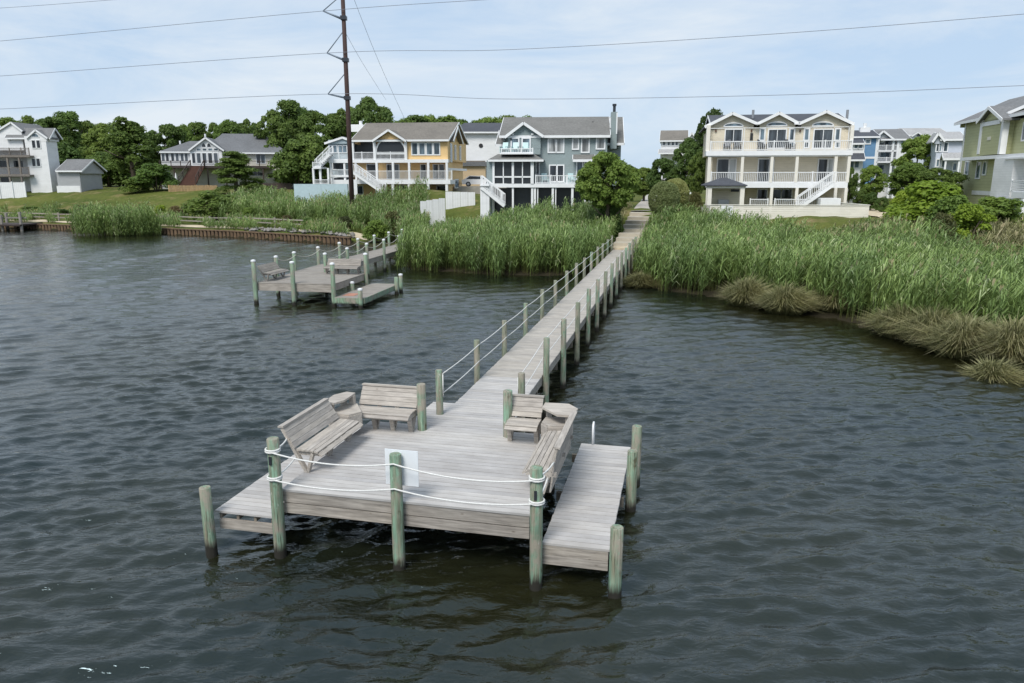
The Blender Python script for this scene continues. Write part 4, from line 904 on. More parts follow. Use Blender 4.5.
# broad brown stairs coming forward
xa, za = c.q(215, 400, -3.4); xb, _ = c.q(285, 400, -3.4); xl, zl = c.q(152, 492, -8); xr, _ = c.q(240, 492, -8); b = MB(); n = 14
for i in range(n):
    t = i / (n - 1); xa2 = xa + (xl - xa) * t; xb2 = xb + (xr - xb) * t; y = -3.5 - 4.3 * t; z = za + (max(zl, .1) - za) * t; b.box(xa2, xb2, y - .17, y + .17, z - .3, z)
st = b.build('stair', 'brown_wood', c.e)
for (u, v_) in ((xa, xl), (xb, xr)):
    b = MB(); b.bar((u, -3.4, za + 1), (v_, -7.9, max(zl, .1) + 1), .1, .1); b.bar((u, -3.4, za + .5), (v_, -7.9, max(zl, .1) + .5), .06, .06); [b.box(u + (v_ - u) * t - .05, u + (v_ - u) * t + .05, -3.4 - 4.5 * t - .05, -3.4 - 4.5 * t + .05, za + (max(zl, .1) - za) * t, za + (max(zl, .1) - za) * t + 1) for t in (0, .33, .66, 1)]
    b.build('handrail', 'dark_brown_wood', st)
x, z = c.q(585, 426, -.6); b = MB(); n = 12
b.tube([(x, -.3, z), (x, -.55, z + .05), (x, -.75, z + .12)], [.06, .3, .42], 12); b.build('satellite_dish', 'white_paint', c.e)
vent_pipes(c, (290, 382, 456, 528), 238, 7, 'white_paint', .25, .16); vent_pipes(c, (158,), 276, 3, 'white_paint', .3, .15)
um = Bld('parasol', 'closed white parasol under the deck of the cream house', Z2z, 176, 127, 0, 'parasol')
x, z = um.q(134, 435); z0 = 0; b = MB(); b.tube([(0, 0, -.2), (0, 0, max(z, 2.2))], .04, 8); b.build('pole', 'white_paint', um.e); b = MB(); b.tube([(0, 0, max(z, 2.2) - 1.7), (0, 0, max(z, 2.2) - 1.2), (0, 0, max(z, 2.2))], [.28, .24, .05], 10); b.build('canopy', 'white_paint', um.e)
tf = Bld('fence', 'tan upright picket fence in front of the cream house', Z2z, 190, 120, 0, 'fence')
x0, x1, z0, z1 = tf.rect(95, 355, 500, 538, 0); n = int((x1 - x0) / .24); pm = MB(); pm.box(-.1, .1, 0, .04, -.5, z1); pm = pm.mesh('picket', 'tan_wood')
for i in range(n): link('picket', pm, tf.e, (x0 + (x1 - x0) * (i + .5) / n, 0, random.uniform(-.06, .05)))
b = MB(); b.box(x0, x1, .042, .10, .3, .42); b.box(x0, x1, .042, .10, z1 - .4, z1 - .28); b.build('rail', 'tan_wood', tf.e)
df = Bld('fence', 'dark brown board fence at the right of the cream house', Z2z, 272, 124, 0, 'fence')
for i in range(5): df.box('panel', 540 + i * 41, 580 + i * 41, 490 - (i % 2), 540, 0, .06, 'dark_brown_wood', None, True)

# --- white house and garage at the left edge --------------------------------------------
Z1 = (0, 80, .2342)
a = Bld('house', 'tall white house with grey wooden balconies at the left edge', Z1, 30, 125)
a.box('wall', 118, 208, 240, 470, 0, 3.0, 'siding_white', None, True)
a.gable([(110, 246), (150, 210), (202, 246)], -.2, 3, 'roof_grey', wall='siding_white', wally=-.02, zb=262); a.sideroof(20, 214, 246, 205, .2, 3.4, 'roof_grey', gwall='siding_white')
a.box('wall', -120, 120, 250, 470, 2.2, 8, 'siding_white', None, True); a.gable([(-90, 262), (45, 178), (95, 216)], .5, 8, 'roof_grey', wall='siding_white', wally=.7, zb=300)
for (ya, yb_) in ((258, 290), (336, 368)):
    for X in (138, 158): a.win(X, X + 14, ya, yb_, 0, 1, 1, 'glass_dark', fw=.1)
a.win(135, 165, 229, 243, 0, arch=True, glass='glass_blue')
for (xa, xb, ya, yb_) in ((56, 74, 258, 292), (80, 98, 258, 292), (30, 42, 256, 286), (-30, 0, 258, 290), (60, 100, 345, 375), (0, 30, 345, 375), (5, 40, 415, 440)): a.win(xa, xb, ya, yb_, 2.2, 1, 1, 'glass_dark')
for (ya, yb_) in ((290, 326), (372, 408)):
    a.box('balcony_floor', -110, 126, yb_ - 4, yb_ + 4, -1.2, 2.1, 'grey_wood_far'); a.rail(-110, 124, ya, yb_ - 4, -1.1, (-30, 40, 90), 'grey_wood_far')
for X in (40, 90, -30): a.post(X, 326, 470, -1.0, .25, 'grey_wood_far', down=True)
pk = Bld('fence', 'white panel fence at the foot of the tall white house', Z1, 12, 121, 0, 'fence')
for i in range(3): pk.box('panel', -60 + i * 56, -6 + i * 56, 437, 478, 0, .08, 'fence_white', None, True); pk.post(-60 + i * 56, 434, 478, -.06, .16, 'white_paint', 'fence_post', True)
pk.post(106, 434, 478, -.06, .16, 'white_paint', 'fence_post', True)
gr = Bld('garage', 'low grey gabled garage beside the tall white house', Z1, 80, 124, R(0), 'garage')
gr.box('wall', 244, 342, 385, 462, 0, 6.6, 'siding_palegrey', None, True)
gr.sideroof(236, 350, 386, 338, -.5, 7.6, 'roof_grey', gwall='siding_palegrey'); gr.box('sill_band', 242, 342, 452, 466, -.04, -.003, 'siding_white', None, True)

# --- houses on the right ---------------------------------------------------------------
Z6 = (830, 90, .2051)
ib = Bld('house', 'blue house with dark roof partly hidden behind the beige house', Z6, 860, 112, R(-12))
ib.box('wall', 90, 226, 226, 400, 0, 8, 'siding_blue', None, True); ib.sideroof(70, 245, 226, 196, -.5, 9, 'roof_dark', gwall='siding_blue')
ib.box('bay_wall', 95, 165, 255, 385, -1.5, 0, 'siding_white', None, True); ib.sideroof(85, 172, 338, 305, -2.6, 2.4, 'roof_dark'); ib.sideroof(85, 168, 258, 240, -1.9, 2, 'roof_dark')
for (xa, xb, ya, yb_, o_) in ((176, 194, 243, 260, 0), (120, 136, 262, 284, -1.5), (140, 156, 262, 284, -1.5), (100, 115, 345, 378, -1.5), (122, 140, 345, 378, -1.5)): ib.win(xa, xb, ya, yb_, o_, 1, 1, 'glass_blue', fw=.16)
ib.box('band', 166, 228, 325, 335, -.05, -.003, 'white_paint'); ib.box('corner_trim', 219, 228, 228, 400, -.06, -.004, 'white_paint')
x, z = ib.q(168, 200, 3); b = MB(); b.box(x - .7, x + .7, 2.5, 3.5, z - .6, z + .5); b.tube([(x, 3, z + .5), (x, 3, z + 1.1)], .25, 8); b.build('chimney', 'white_paint', ib.e)
jb = Bld('house', 'white house with stacked balconies and grey gable roof behind the beige house', Z6, 893, 118, R(-12))
jb.box('wall', 228, 390, 236, 400, 1.8, 10, 'siding_white', None, True); jb.box('wall', 322, 390, 236, 400, 0, 1.9, 'siding_white', None, True); jb.sideroof(250, 398, 238, 190, -.5, 11, 'roof_grey', gwall='siding_white')
jb.gable([(212, 240), (262, 196), (316, 240)], -.5, 5, 'roof_grey', wall='siding_white', wally=0.0, zb=246)
for (ya, yb_) in ((268, 296), (328, 350)): jb.rail(226, 326, ya, yb_, -.1, (275,)); jb.box('balcony_floor', 226, 326, yb_ - 2, yb_ + 5, -.2, 1.85, 'white_paint')
for X in (228, 302, 326): jb.post(X, 240, 400, -.05, .3, down=True)
for (xa, xb, ya, yb_, o_) in ((235, 262, 246, 268, 1.8), (268, 296, 246, 268, 1.8), (245, 290, 306, 328, 1.8), (235, 262, 366, 388, 1.8), (296, 316, 366, 388, 1.8), (345, 356, 248, 272, 0)): jb.win(xa, xb, ya, yb_, o_, 1, 1, 'glass_blue', fw=.12)
kb = Bld('house', 'far pale house with long light roof behind the green treetops', Z6, 925, 190)
kb.box('wall', 385, 560, 214, 330, 0, 8, 'siding_lavender', None, True); kb.sideroof(380, 590, 218, 186, -.6, 10, 'roof_light', gwall='siding_lavender'); kb.gable([(398, 224), (430, 205), (462, 224)], -1.4, 4, 'roof_light', wall='siding_lavender', wally=-1.0, zb=240); kb.win(420, 442, 214, 228, -1.0, arch=True)
lb = Bld('house', 'lavender-white house with grey roof between the trees and the green house', Z6, 948, 98, R(-20))
lb.box('wall', 516, 650, 238, 400, 0, 9, 'siding_lavender', None, True); lb.sideroof(540, 670, 238, 203, -.5, 10, 'roof_light', gwall='siding_lavender'); lb.gable([(500, 250), (530, 206), (562, 246)], -.6, 4, 'roof_light', wall='siding_lavender', wally=-.2, zb=262)
for (xa, xb, ya, yb_) in ((520, 530, 258, 298), (534, 542, 258, 298), (556, 572, 258, 298), (546, 560, 345, 375), (520, 530, 340, 372), (600, 615, 358, 390)): lb.win(xa, xb, ya, yb_, 0, 1, 1, 'glass_blue', fw=.12)
lb.sideroof(552, 660, 332, 305, -2.2, 2.2, 'roof_light'); lb.post(562, 330, 400, -2, .2, down=True); lb.post(628, 330, 400, -2, .2, down=True)
m6 = Bld('house', 'olive green house with white trim and porch at the right edge', Z6, 985, 68, R(-103))
m6.box('wall', 637, 845, 150, 520, 0, 8, 'siding_green', None, True); m6.box('wall', 845, 1120, 130, 330, -.02, 9, 'siding_green'); m6.box('wall', 845, 1120, 330, 540, 2.2, 9, 'siding_green', None, True)
m6.sideroof(608, 860, 160, 80, -.55, 9, 'roof_grey', gwall='siding_green'); m6.sideroof(800, 1180, 134, 66, -.6, 9.6, 'roof_grey', gwall='siding_green')
m6.gable([(716, 152), (776, 78), (842, 138)], -1.3, 5, 'roof_grey', wall='siding_green', wally=-.9, zb=165); m6.box('wall', 728, 832, 148, 315, -.9, .0, 'siding_green')
m6.box('band', 636, 1120, 312, 330, -1.0, -.03, 'white_paint'); m6.box('gable_band', 738, 828, 152, 172, -.98, -.905, 'white_paint')
for X in (730, 831): m6.box('corner_trim', X - 5, X + 5, 150, 312, -.97, -.5, 'white_paint')
m6.box('corner_trim', 637, 641, 170, 520, -.06, -.003, 'white_paint')
for (xa, xb, ya, yb_, o_) in ((662, 678, 352, 408, 0), (718, 735, 352, 428, 0), (750, 764, 352, 410, 0), (868, 884, 166, 240, -.02), (945, 985, 160, 240, -.02)): m6.win(xa, xb, ya, yb_, o_, 1, 1, 'glass_blue', fw=.12)
m6.box('window_vent', 766, 782, 228, 244, -.95, -.905, 'siding_cream')
m6.box('stair_wall', 790, 884, 332, 545, -1.1, -.02, 'siding_white', None, True); m6.box('base_band', 690, 790, 492, 512, -.06, -.003, 'white_paint')
m6.box('porch_floor', 884, 1120, 500, 530, -1.6, 2.2, 'white_paint'); m6.rail(884, 1120, 440, 500, -1.5, (985,), slat=5); m6.win(905, 940, 352, 495, 2.2, 1, 1, 'glass_dark', name='door')
m6.box('skirting', 780, 1120, 530, 620, -1.4, -1.3, 'white_paint', None, True); m6.post(975, 330, 500, -1.5, .25); m6.post(940, 530, 640, -1.7, .3, down=True); m6.box('window', 880, 935, 548, 575, -1.45, -1.405, 'screen')
m6.box('soffit', 850, 1120, 322, 331, -1.2, -1.01, 'white_paint')
hb = Bld('house', 'small far white house with brown roof above the trees left of the beige house', Z5, 672, 150, R(-12))
hb.box('wall', 88, 205, 212, 300, 0, 9, 'siding_white', None, True); hb.sideroof(84, 206, 215, 172, -.6, 10, 'roof_brown', gwall='siding_white'); hb.gable([(196, 216), (222, 180), (252, 218)], -1.6, 6, 'roof_light', wall='siding_white', wally=-1.2, zb=250); hb.box('wall', 200, 248, 216, 300, -1.2, 0, 'siding_white', None, True)
for X in (98, 118, 136, 152): hb.win(X, X + 9, 222, 236, 0, 1, 1, 'glass', fw=.14)
hb.sideroof(78, 170, 268, 252, -3, 3, 'roof_light'); hb.win(100, 120, 268, 278, 0, 1, 1, 'glass_dark')

# ------------------------------------------------------------------ utility pole and wires
UB = WY(352, 200, 86); ug = hz(UB.x, UB.y)
up = thing('utility_pole', 'tall dark transmission pole with three angled crossarms rising from the reeds', 'utility pole', (UB.x, UB.y, ug - .3))
b = MB(); b.tube([(0, 0, 0), (0, 0, 12), (0, 0, 32)], [.29, .26, .2], 14); b.build('pole', 'pole_wood', up, True)
tips = []
for (ax, ay, bx, by, cx_, cy_) in ((323, 11, 340, 18, 332, -6), (327, 53, 344, 60, 341, 30), (328, 94, 346, 98, 342, 72)):
    pa, pb, pc = WY(ax, ay, 86), WY(bx, by, 86), WY(cx_ + 3, cy_, 86)
    l = lambda v_: v_ - Vector((UB.x, UB.y, ug - .3))
    b = MB(); b.tube([l(pa), l(pb).lerp(l(pa), -.15)], [.07, .13], 8); b.build('crossarm', 'insulator', up, True)
    b = MB(); pr_ = l(pc); pr_.x = 0; b.tube([l(pa), pr_], .055, 8); b.build('brace_insulator', 'insulator', up, True)
    b = MB(); v_ = l(pb); b.box(-.32, .32, -.34, .34, v_.z - .2, v_.z + .2); b.build('bracket', 'dark_metal', up)
    tips.append(pa)
def wire(label, pts, r=.026, n=14):
    P = [Vector(q_) for q_ in pts]; path = []
    for i in range(len(P) - 1):
        p0 = P[max(i - 1, 0)]; p1 = P[i]; p2 = P[i + 1]; p3 = P[min(i + 2, len(P) - 1)]
        for j in range(n):
            t = j / n; path.append(.5 * ((2 * p1) + (p2 - p0) * t + (2 * p0 - 5 * p1 + 4 * p2 - p3) * t * t + (3 * p1 - p0 - 3 * p2 + p3) * t ** 3))
    path.append(P[-1]); b = MB(); o0 = P[0]; b.tube([q_ - o0 for q_ in path], r, 5)
    o = b.build('power_line', 'wire', None, True); o.location = o0; tag(o, label, 'power line', 'power lines')
wire('uppermost power line from the top crossarm', [WY(-160, 53, 96), WY(0, 41, 94), tips[0], WY(510, -2, 82), WY(700, -16, 78)])
wire('middle power line crossing the whole sky', [WY(-160, 86, 96), WY(0, 76, 94), tips[1], WY(512, 49.5, 82), WY(780, 33.5, 77), WY(1024, 14, 72), WY(1180, 0, 69)])
wire('lowest power line crossing the sky above the roofs', [WY(-160, 115, 96), WY(0, 109, 94), tips[2], WY(512, 99, 82), WY(780, 95, 77), WY(1024, 85.5, 72), WY(1180, 79, 69)])
wire('faint thin line at the upper left corner', [WY(-120, 14, 110), WY(0, 8, 108), WY(110, 0, 106), WY(260, -12, 104)], .025)
wire('long thin line slanting down behind the yellow house', [WY(352, -6, 86), WY(379, 62, 100), WY(407, 124, 128)], .02)
wire('short thin line slanting down from the pole', [WY(344, 30, 86), WY(362, 62, 98), WY(386, 100, 124)], .018)

# ------------------------------------------------------------------ bulkhead, path, rocks, split-rail fence
bk = thing('bulkhead', 'rusty brown timber bulkhead along the left shore', 'bulkhead')
SEG = [(-120, 110.2), (-66, 96.55), (-52.6, 91.05), (-30.8, 81.65), (-18, 73.95), (-15.6, 72.2)]
fw_ = MB(); pl_ = MB(); cp_ = MB()
for (ax, ay), (bx, by) in zip(SEG[:-1], SEG[1:]):
    fw_.bar((ax, ay, 0), (bx, by, 0), .08, 1.3); cp_.bar((ax, ay - .05, .66), (bx, by - .05, .66), .42, .1)
    L = math.hypot(bx - ax, by - ay); n = int(L / .55)
    for i in range(n): t = (i + .5) / n; x, y = ax + (bx - ax) * t, ay + (by - ay) * t; pl_.box(x - .14, x + .14, y - .22, y - .045, -.6, .62 + random.uniform(-.04, .03))
fw_.build('sheet_wall', 'dark_brown_wood', bk); tag(pl_.build('sheet_piles', 'bulkhead_wood', bk), kind='stuff'); cp_.build('cap_board', 'bulkhead_wood', bk)
# sandy strip behind it, following the ground
def strip(name, pts, wid, mat, lift=.03, sub=6, kind='structure'):
    V_ = []; F_ = []; P = []
    for a_, b_ in zip(pts[:-1], pts[1:]):
        for i in range(sub): t = i / sub; P.append((a_[0] + (b_[0] - a_[0]) * t, a_[1] + (b_[1] - a_[1]) * t))
    P.append(pts[-1]); P = [Vector((x, y)) for x, y in P]; m_ = 4
    for i, p_ in enumerate(P):
        d_ = (P[min(i + 1, len(P) - 1)] - P[max(i - 1, 0)]).normalized(); n_ = Vector((-d_.y, d_.x)); ww = wid if not callable(wid) else wid(i / len(P))
        for j in range(m_ + 1):
            q_ = p_ + n_ * ww * (j / m_ - .5); V_.append((q_.x, q_.y, hz(q_.x, q_.y) + lift))
    F_ = grid_faces(m_ + 1, len(P)); o = link(name, np_mesh(name, np.array(V_), F_, mat, True)); return tag(o, kind=kind)
strip('sand_path', [(-120, 114), (-66, 100.2), (-52.6, 94.7), (-30.8, 85.3), (-19, 78.5), (-14, 74)], lambda t: 2.6 + .8 * math.sin(t * 37), 'sand', .05, 14)
fence = thing('split_rail_fence', 'low grey split-rail fence along the sandy shore path at the left', 'fence')
FP = [(-80, 104.5), (-66, 101.6), (-60, 99.2), (-54, 96.8), (-48, 94.2), (-42, 91.7), (-36, 89.2), (-31, 87.2), (-27, 85.2), (-23, 83.2)]
for i, (x, y) in enumerate(FP):
    z = hz(x, y); b = MB(); b.box(x - .09, x + .09, y - .09, y + .09, z - .4, z + 1.15); b.build('fence_post', 'old_grey_wood', fence)
    if i < len(FP) - 1:
        x2, y2 = FP[i + 1]; z2 = hz(x2, y2)
        for h_ in (.5, .95): b = MB(); b.bar((x, y - .1, z + h_), (x2, y2 - .1, z2 + h_), .06, .13); b.build('rail', 'old_grey_wood', fence)
fd = thing('jetty', 'short dark jetty with grey posts at the far left edge of the shore', 'jetty')
for (px, py, ty) in ((3, 231, 215), (8, 229, 213), (22, 231, 212), (-8, 232, 215)):
    p_ = Wz(px, py, 0); b = MB(); b.tube([(p_.x, p_.y, -1), (p_.x, p_.y, WY(px, ty, p_.y).z)], .16, 8); b.build('post', 'old_grey_wood', fd)
p_ = Wz(10, 231, 0); b = MB(); b.box(p_.x - 9, p_.x + 1.6, p_.y - .5, p_.y + 4, .62, .80); b.build('deck', 'dark_brown_wood', fd); b = MB(); b.box(p_.x - 9, p_.x + 2, p_.y + .3, p_.y + .4, 1.5, 1.65); b.build('rail', 'old_grey_wood', fd)
rk = MB()
rr = random.Random(5)
for i in range(90):
    t = rr.random(); x = -29 + 13.5 * t + rr.uniform(-.6, .6); y = float(shore_y(x)) + rr.uniform(.5, 3.4); s_ = rr.uniform(.15, .4); z = hz(x, y)
    nv = len(rk.v); ico = [(1, 0, 0), (-1, 0, 0), (0, 1, 0), (0, -1, 0), (0, 0, 1), (0, 0, -1), (.7, .7, .3), (-.7, .6, .4), (.6, -.7, .3), (-.6, -.7, .35)]
    bm = bmesh.new()
    for q_ in ico: bm.verts.new((x + q_[0] * s_ * rr.uniform(.7, 1.2), y + q_[1] * s_ * rr.uniform(.7, 1.2), z + .1 + q_[2] * s_ * rr.uniform(.6, .9)))
    bmesh.ops.convex_hull(bm, input=bm.verts); bm.verts.index_update()
    vs = [v_ for v_ in bm.verts]; rk.v += [tuple(v_.co) for v_ in vs]; rk.f += [tuple(nv + v_.index for v_ in f_.verts) for f_ in bm.faces]; bm.free()
tag(rk.build('riprap_stones', 'rock'), 'grey stones piled behind the bulkhead', 'stones', kind='stuff')

# path from the pier to the houses
pe = PM @ Vector((2.16, 44.1, 0)); pth = [(pe.x, pe.y)] + [tuple(ground_hit(px, py)[:2]) for px, py in ((634, 228), (642, 212), (650, 199), (656, 189), (662, 182))]
path = strip('path', pth[2:], 2.0, 'path_concrete', .10, 6)
a_ = Vector((pe.x, pe.y, DZ)); e_ = Vector((pth[2][0], pth[2][1], hz(*pth[2]) + .05)); n = 9
ang = math.atan2(e_.y - a_.y, e_.x - a_.x)
for i in range(n):
    t = (i + .5) / n; p_ = a_.lerp(e_, t); b = MB(); L = (e_ - a_).length / n
    zt = max(p_.z, hz(p_.x, p_.y) + .06)
    b.box(-L / 2 + .01, L / 2 - .01, -.95, .95, -.6, 0); link('step', b.mesh('step', 'concrete' if i else 'sand'), path, (p_.x, p_.y, zt), (0, 0, ang))

strip('garden_path', [tuple(ground_hit(*q_)[:2]) for q_ in ((858, 209), (872, 213), (890, 217), (915, 222))], 2.6, 'sand', .06, 6)
# ------------------------------------------------------------------ reeds and rushes
def blades(P0, P1, P2, wid, tone0, tone1, side=None):
    """curved two-segment blades: base, mid, tip arrays (N,3)"""
    N = len(P0); d_ = P2 - P0
    if side is None:
        a_ = rng.uniform(0, 6.283, N); side = np.stack([np.cos(a_), np.sin(a_), np.zeros(N)], -1)
    s_ = side * wid[:, None] / 2
    V_ = np.stack([P0 - s_ * .7, P0 + s_ * .7, P1 + s_, P1 - s_, P2], 1).reshape(-1, 3)
    i = np.arange(N)[:, None] * 5
    q_ = np.concatenate([i + np.array([[0, 1, 2]]), i + np.array([[0, 2, 3]]), i + np.array([[3, 2, 4]])], 0)
    tm = (tone0 + tone1) / 2
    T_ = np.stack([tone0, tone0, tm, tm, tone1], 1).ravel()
    return V_, q_, T_
def reeds(name, label, pts, hmin, hmax, lean=(.35, -.15), plume=.12, mat='reed_blade', leafw=.048, nleaf=10):
    N = len(pts); z0 = np.maximum(height(pts[:, 0], pts[:, 1]), -.4)
    patch = .5 + .5 * np.sin(pts[:, 0] * .8 + 2 * np.sin(pts[:, 1] * .5)) * np.sin(pts[:, 1] * .9 + pts[:, 0] * .31)
    H_ = rng.uniform(hmin, hmax, N) * (.84 + .22 * patch)
    base = np.column_stack([pts, z0 - .1]); ln = np.array(lean)[None, :] * rng.uniform(.4, 1.6, (N, 1)) + rng.normal(0, .13, (N, 2))
    tip = base + np.column_stack([ln * H_[:, None] * .35, H_]); mid = base + np.column_stack([ln * H_[:, None] * .1, H_ * .55])
    dry = rng.random(N) < (.03 + .30 * (patch < .06))
    tn = np.clip(.55 + rng.normal(0, .14, N) + .2 * (patch - .5), .2, .9)
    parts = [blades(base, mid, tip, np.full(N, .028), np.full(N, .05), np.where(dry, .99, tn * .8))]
    for k in range(nleaf):
        f_ = .22 + .78 * (k + rng.uniform(0, .8, N)) / nleaf; f_ = np.minimum(f_, 1)
        p0 = base + (mid - base) * np.minimum(f_ / .55, 1)[:, None] + (tip - mid) * np.clip((f_ - .55) / .45, 0, 1)[:, None]
        a_ = rng.uniform(0, 6.283, N) ; L = rng.uniform(.5, 1.0, N) * (1.1 - .3 * f_)
        dx = np.cos(a_) * .5 + lean[0] * 1.3; dy = np.sin(a_) * .5 + lean[1] * 1.3
        up_ = rng.uniform(.6, 1.3, N)
        p1 = p0 + np.column_stack([dx * .45, dy * .45, up_ * .5]) * L[:, None]; p2 = p0 + np.column_stack([dx, dy, up_ * .5 - rng.uniform(.0, .45, N)]) * L[:, None]
        t_ = np.where(dry, .97, tn + rng.normal(0, .1, N) - .25 * (1 - f_))
        parts.append(blades(p0, p1, p2, np.full(N, leafw) * rng.uniform(.7, 1.3, N), np.clip(t_ - .08, .1, 1), np.clip(t_ + .1, .1, .98)))
    sel = rng.random(N) < plume
    for k in range(4):
        p0 = tip[sel] - np.array([0, 0, .05]); n_ = sel.sum(); a_ = rng.uniform(0, 6.283, n_)
        o_ = np.column_stack([np.cos(a_) * .06 + lean[0] * .2, np.sin(a_) * .06 + lean[1] * .2, np.full(n_, .28)])
        parts.append(blades(p0, p0 + o_ * .5, p0 + o_, np.full(n_, .06), np.full(n_, .96), np.full(n_, 1.0)))
    off = 0; VV = []; FF = []; TT = []
    for V_, F_, T_ in parts: VV.append(V_); FF.append(F_ + off); TT.append(T_); off += len(V_)
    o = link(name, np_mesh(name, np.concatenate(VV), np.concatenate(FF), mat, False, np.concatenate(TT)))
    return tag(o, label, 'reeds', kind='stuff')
def scatter(x0, x1, y0, y1, dens, cond):
    n = int((x1 - x0) * (y1 - y0) * dens); p = np.column_stack([rng.uniform(x0, x1, n), rng.uniform(y0, y1, n)])
    return p[cond(p[:, 0], p[:, 1])]
def pier_t(x, y): return (x - PO.x) * math.cos(TH) - (y - PO.y) * math.sin(TH)
def pier_s(x, y): return (x - PO.x) * math.sin(TH) + (y - PO.y) * math.cos(TH)
def pier2_t(x, y): return (x - P2.x) * math.cos(T2) - (y - P2.y) * math.sin(T2)
jag = lambda x, y: .9 * np.sin(x * 1.1) + .7 * np.sin(x * 2.7 + 1) + .5 * np.sin(x * 5.1 + y)
cond = lambda x, y: (shore_d(x, y) > -.3 + .6 * jag(x, y)) & (shore_d(x, y) < 15.5 + jag(x, y)) & (pier_t(x, y) < .9) & (pier2_t(x, y) > 2.2) & (y < 67)
reeds('reed_bed', 'tall green reeds on the bank left of the pier end', scatter(-11, 9, 47, 68, 26, cond), 2.2, 2.9, (.12, -.1), .025)
def rcond(x, y):
    d_ = shore_d(x, y); return (d_ > np.where(x > 10.3, 1.1, .1) + .5 * jag(x, y)) & (pier_t(x, y) > 3.5 + .25 * np.sin(y * 2)) & (d_ < np.where(x < 18, 13.6, 12.5) + 1.0 * np.sin(x * .9) + .6 * jag(x, y))
reeds('reed_bed', 'wide bed of tall green reeds on the bank right of the pier', scatter(6, 36, 22, 60, 26, rcond), 2.1, 2.8, (.24, -.12), .035)
mcond = lambda x, y: (y > shore_y(x) + 9.5 + jag(x, y)) & (y < np.where(x > -20, 91, shore_y(x) + 19) + jag(x, y)) & (x < -8.5 - .12 * np.maximum(0, y - 76)) & (y > 68)
reeds('reed_bed', 'far band of reeds in front of the yellow house', scatter(-38, -6, 66, 106, 15, mcond), 2.0, 2.8, (.12, -.05), .1, leafw=.06, nleaf=7)
def island(x, y): return ((x + 44.6) / 4.6) ** 2 + ((y - 84.5) / 2.2) ** 2 < 1 + .25 * np.sin(x * 2) * np.sin(y * 3)
reeds('reed_clump', 'rounded clump of blue-green reeds standing in the water by the left bulkhead', scatter(-51, -38, 81, 88, 34, island), 2.6, 4.0, (.05, -.1), .04, leafw=.06)
lcond = lambda x, y: (shore_d(x, y) > .8) & (shore_d(x, y) < 10 + 3 * jag(x, y)) & (np.sin(x * .55) + np.sin(x * 1.7 + y) > -.1)
reeds('shore_weeds', 'low ragged weeds along the sandy shore at the left', scatter(-85, -15, 72, 112, 9, lcond), .5, 1.3, (.1, 0), .3, leafw=.06, nleaf=6)
# short grass hugging the far lawn and the bank near the path
gcond = lambda x, y: (pier_t(x, y) < 1.1) & (pier_t(x, y) > -3.5) & (pier_s(x, y) > 43.5)
reeds('bank_grass', 'rough olive grass beside the steps at the pier end', scatter(3, 16, 50, 76, 16, gcond), .25, .6, (.1, 0), .05, 'rush_blade', .04, 5)
def tussock(label, x, y, rad, h_, n=1900, seed=0, tan=0):
    z = max(hz(x, y), -.25); u = rng.random(n) ** .6; a_ = rng.uniform(0, 6.283, n)
    bx_, by_ = np.cos(a_) * u * rad * .45, np.sin(a_) * u * rad * .45
    base = np.column_stack([bx_, by_, np.full(n, -.25)]); out = np.column_stack([np.cos(a_), np.sin(a_)]) * (.25 + .75 * u)[:, None] * rad * rng.uniform(.5, 1.15, (n, 1)) + rng.normal(0, .1, (n, 2)) + np.array([.12, -.05]) * rad
    hh = h_ * rng.uniform(.6, 1.1, n) * (1.1 - .5 * u)
    p1 = base + np.column_stack([out * .4, hh * .78]); p2 = base + np.column_stack([out, hh * rng.uniform(.55, 1.05, n)])
    t_ = np.clip(rng.normal(.6 + tan, .17, n), .05, 1)
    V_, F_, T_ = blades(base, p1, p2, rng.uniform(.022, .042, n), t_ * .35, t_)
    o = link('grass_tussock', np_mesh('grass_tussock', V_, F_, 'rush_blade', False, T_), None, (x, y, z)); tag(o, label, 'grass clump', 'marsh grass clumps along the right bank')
TU = [((642, 287), 1.7, 1.0, 'dark marsh grass clump right beside the last pier posts', -.12), ((700, 291), 1.0, .9, 'low marsh grass clump half under the reeds, second from the pier', -.08), ((748, 306), 1.7, 1.55, 'marsh grass clump with upright blades, third from the pier', .05),
      ((788, 314), 1.9, 1.45, 'wide drooping marsh grass clump, fourth from the pier', .03), ((838, 314), 1.9, 1.4, 'marsh grass clump at the end of the straight bank, fifth from the pier', -.02), ((906, 338), 1.6, 1.25, 'marsh grass clump where the bank turns towards the viewer', .0),
      ((938, 347), 1.75, 1.35, 'marsh grass clump beside the bank bend, fourth from the right edge', .08), ((970, 358), 1.8, 1.4, 'pale drooping marsh grass clump behind the small tuft', .14), ((997, 378), 1.0, .95, 'small upright grass tuft nearest the viewer on the right bank', .08), ((1020, 366), 1.8, 1.5, 'tan marsh grass clump cut by the right edge of the view', .2),
      ((1008, 340), 1.8, 1.5, 'marsh grass clump on the bank behind the edge clump', .05), ((955, 328), 1.8, 1.5, 'marsh grass clump on the bank under the leaning reeds', .02)]
for (px, py), rad, h_, lab, tn in TU:
    p_ = Wz(px, py, 0); tussock(lab, p_.x, p_.y + rad * .25, rad * (.78 if px < 860 else .92), h_ * (1.1 if px < 860 else 1.25), int(1900 * rad), 0, tn)
kcond = lambda x, y: (shore_d(x, y) > 12) & (shore_d(x, y) < 22 + jag(x, y)) & (x > 13) & (x < 27) & (y < 53) & (y > 40)
reeds('short_reeds', 'short thin reeds between the tall reeds and the patio fence', scatter(12, 28, 38, 60, 16, kcond), .5, .9, (.2, -.1), .03)
scond = lambda x, y: (shore_d(x, y) > 12) & (shore_d(x, y) < 24 + jag(x, y)) & (x > 19) & (y < 52)
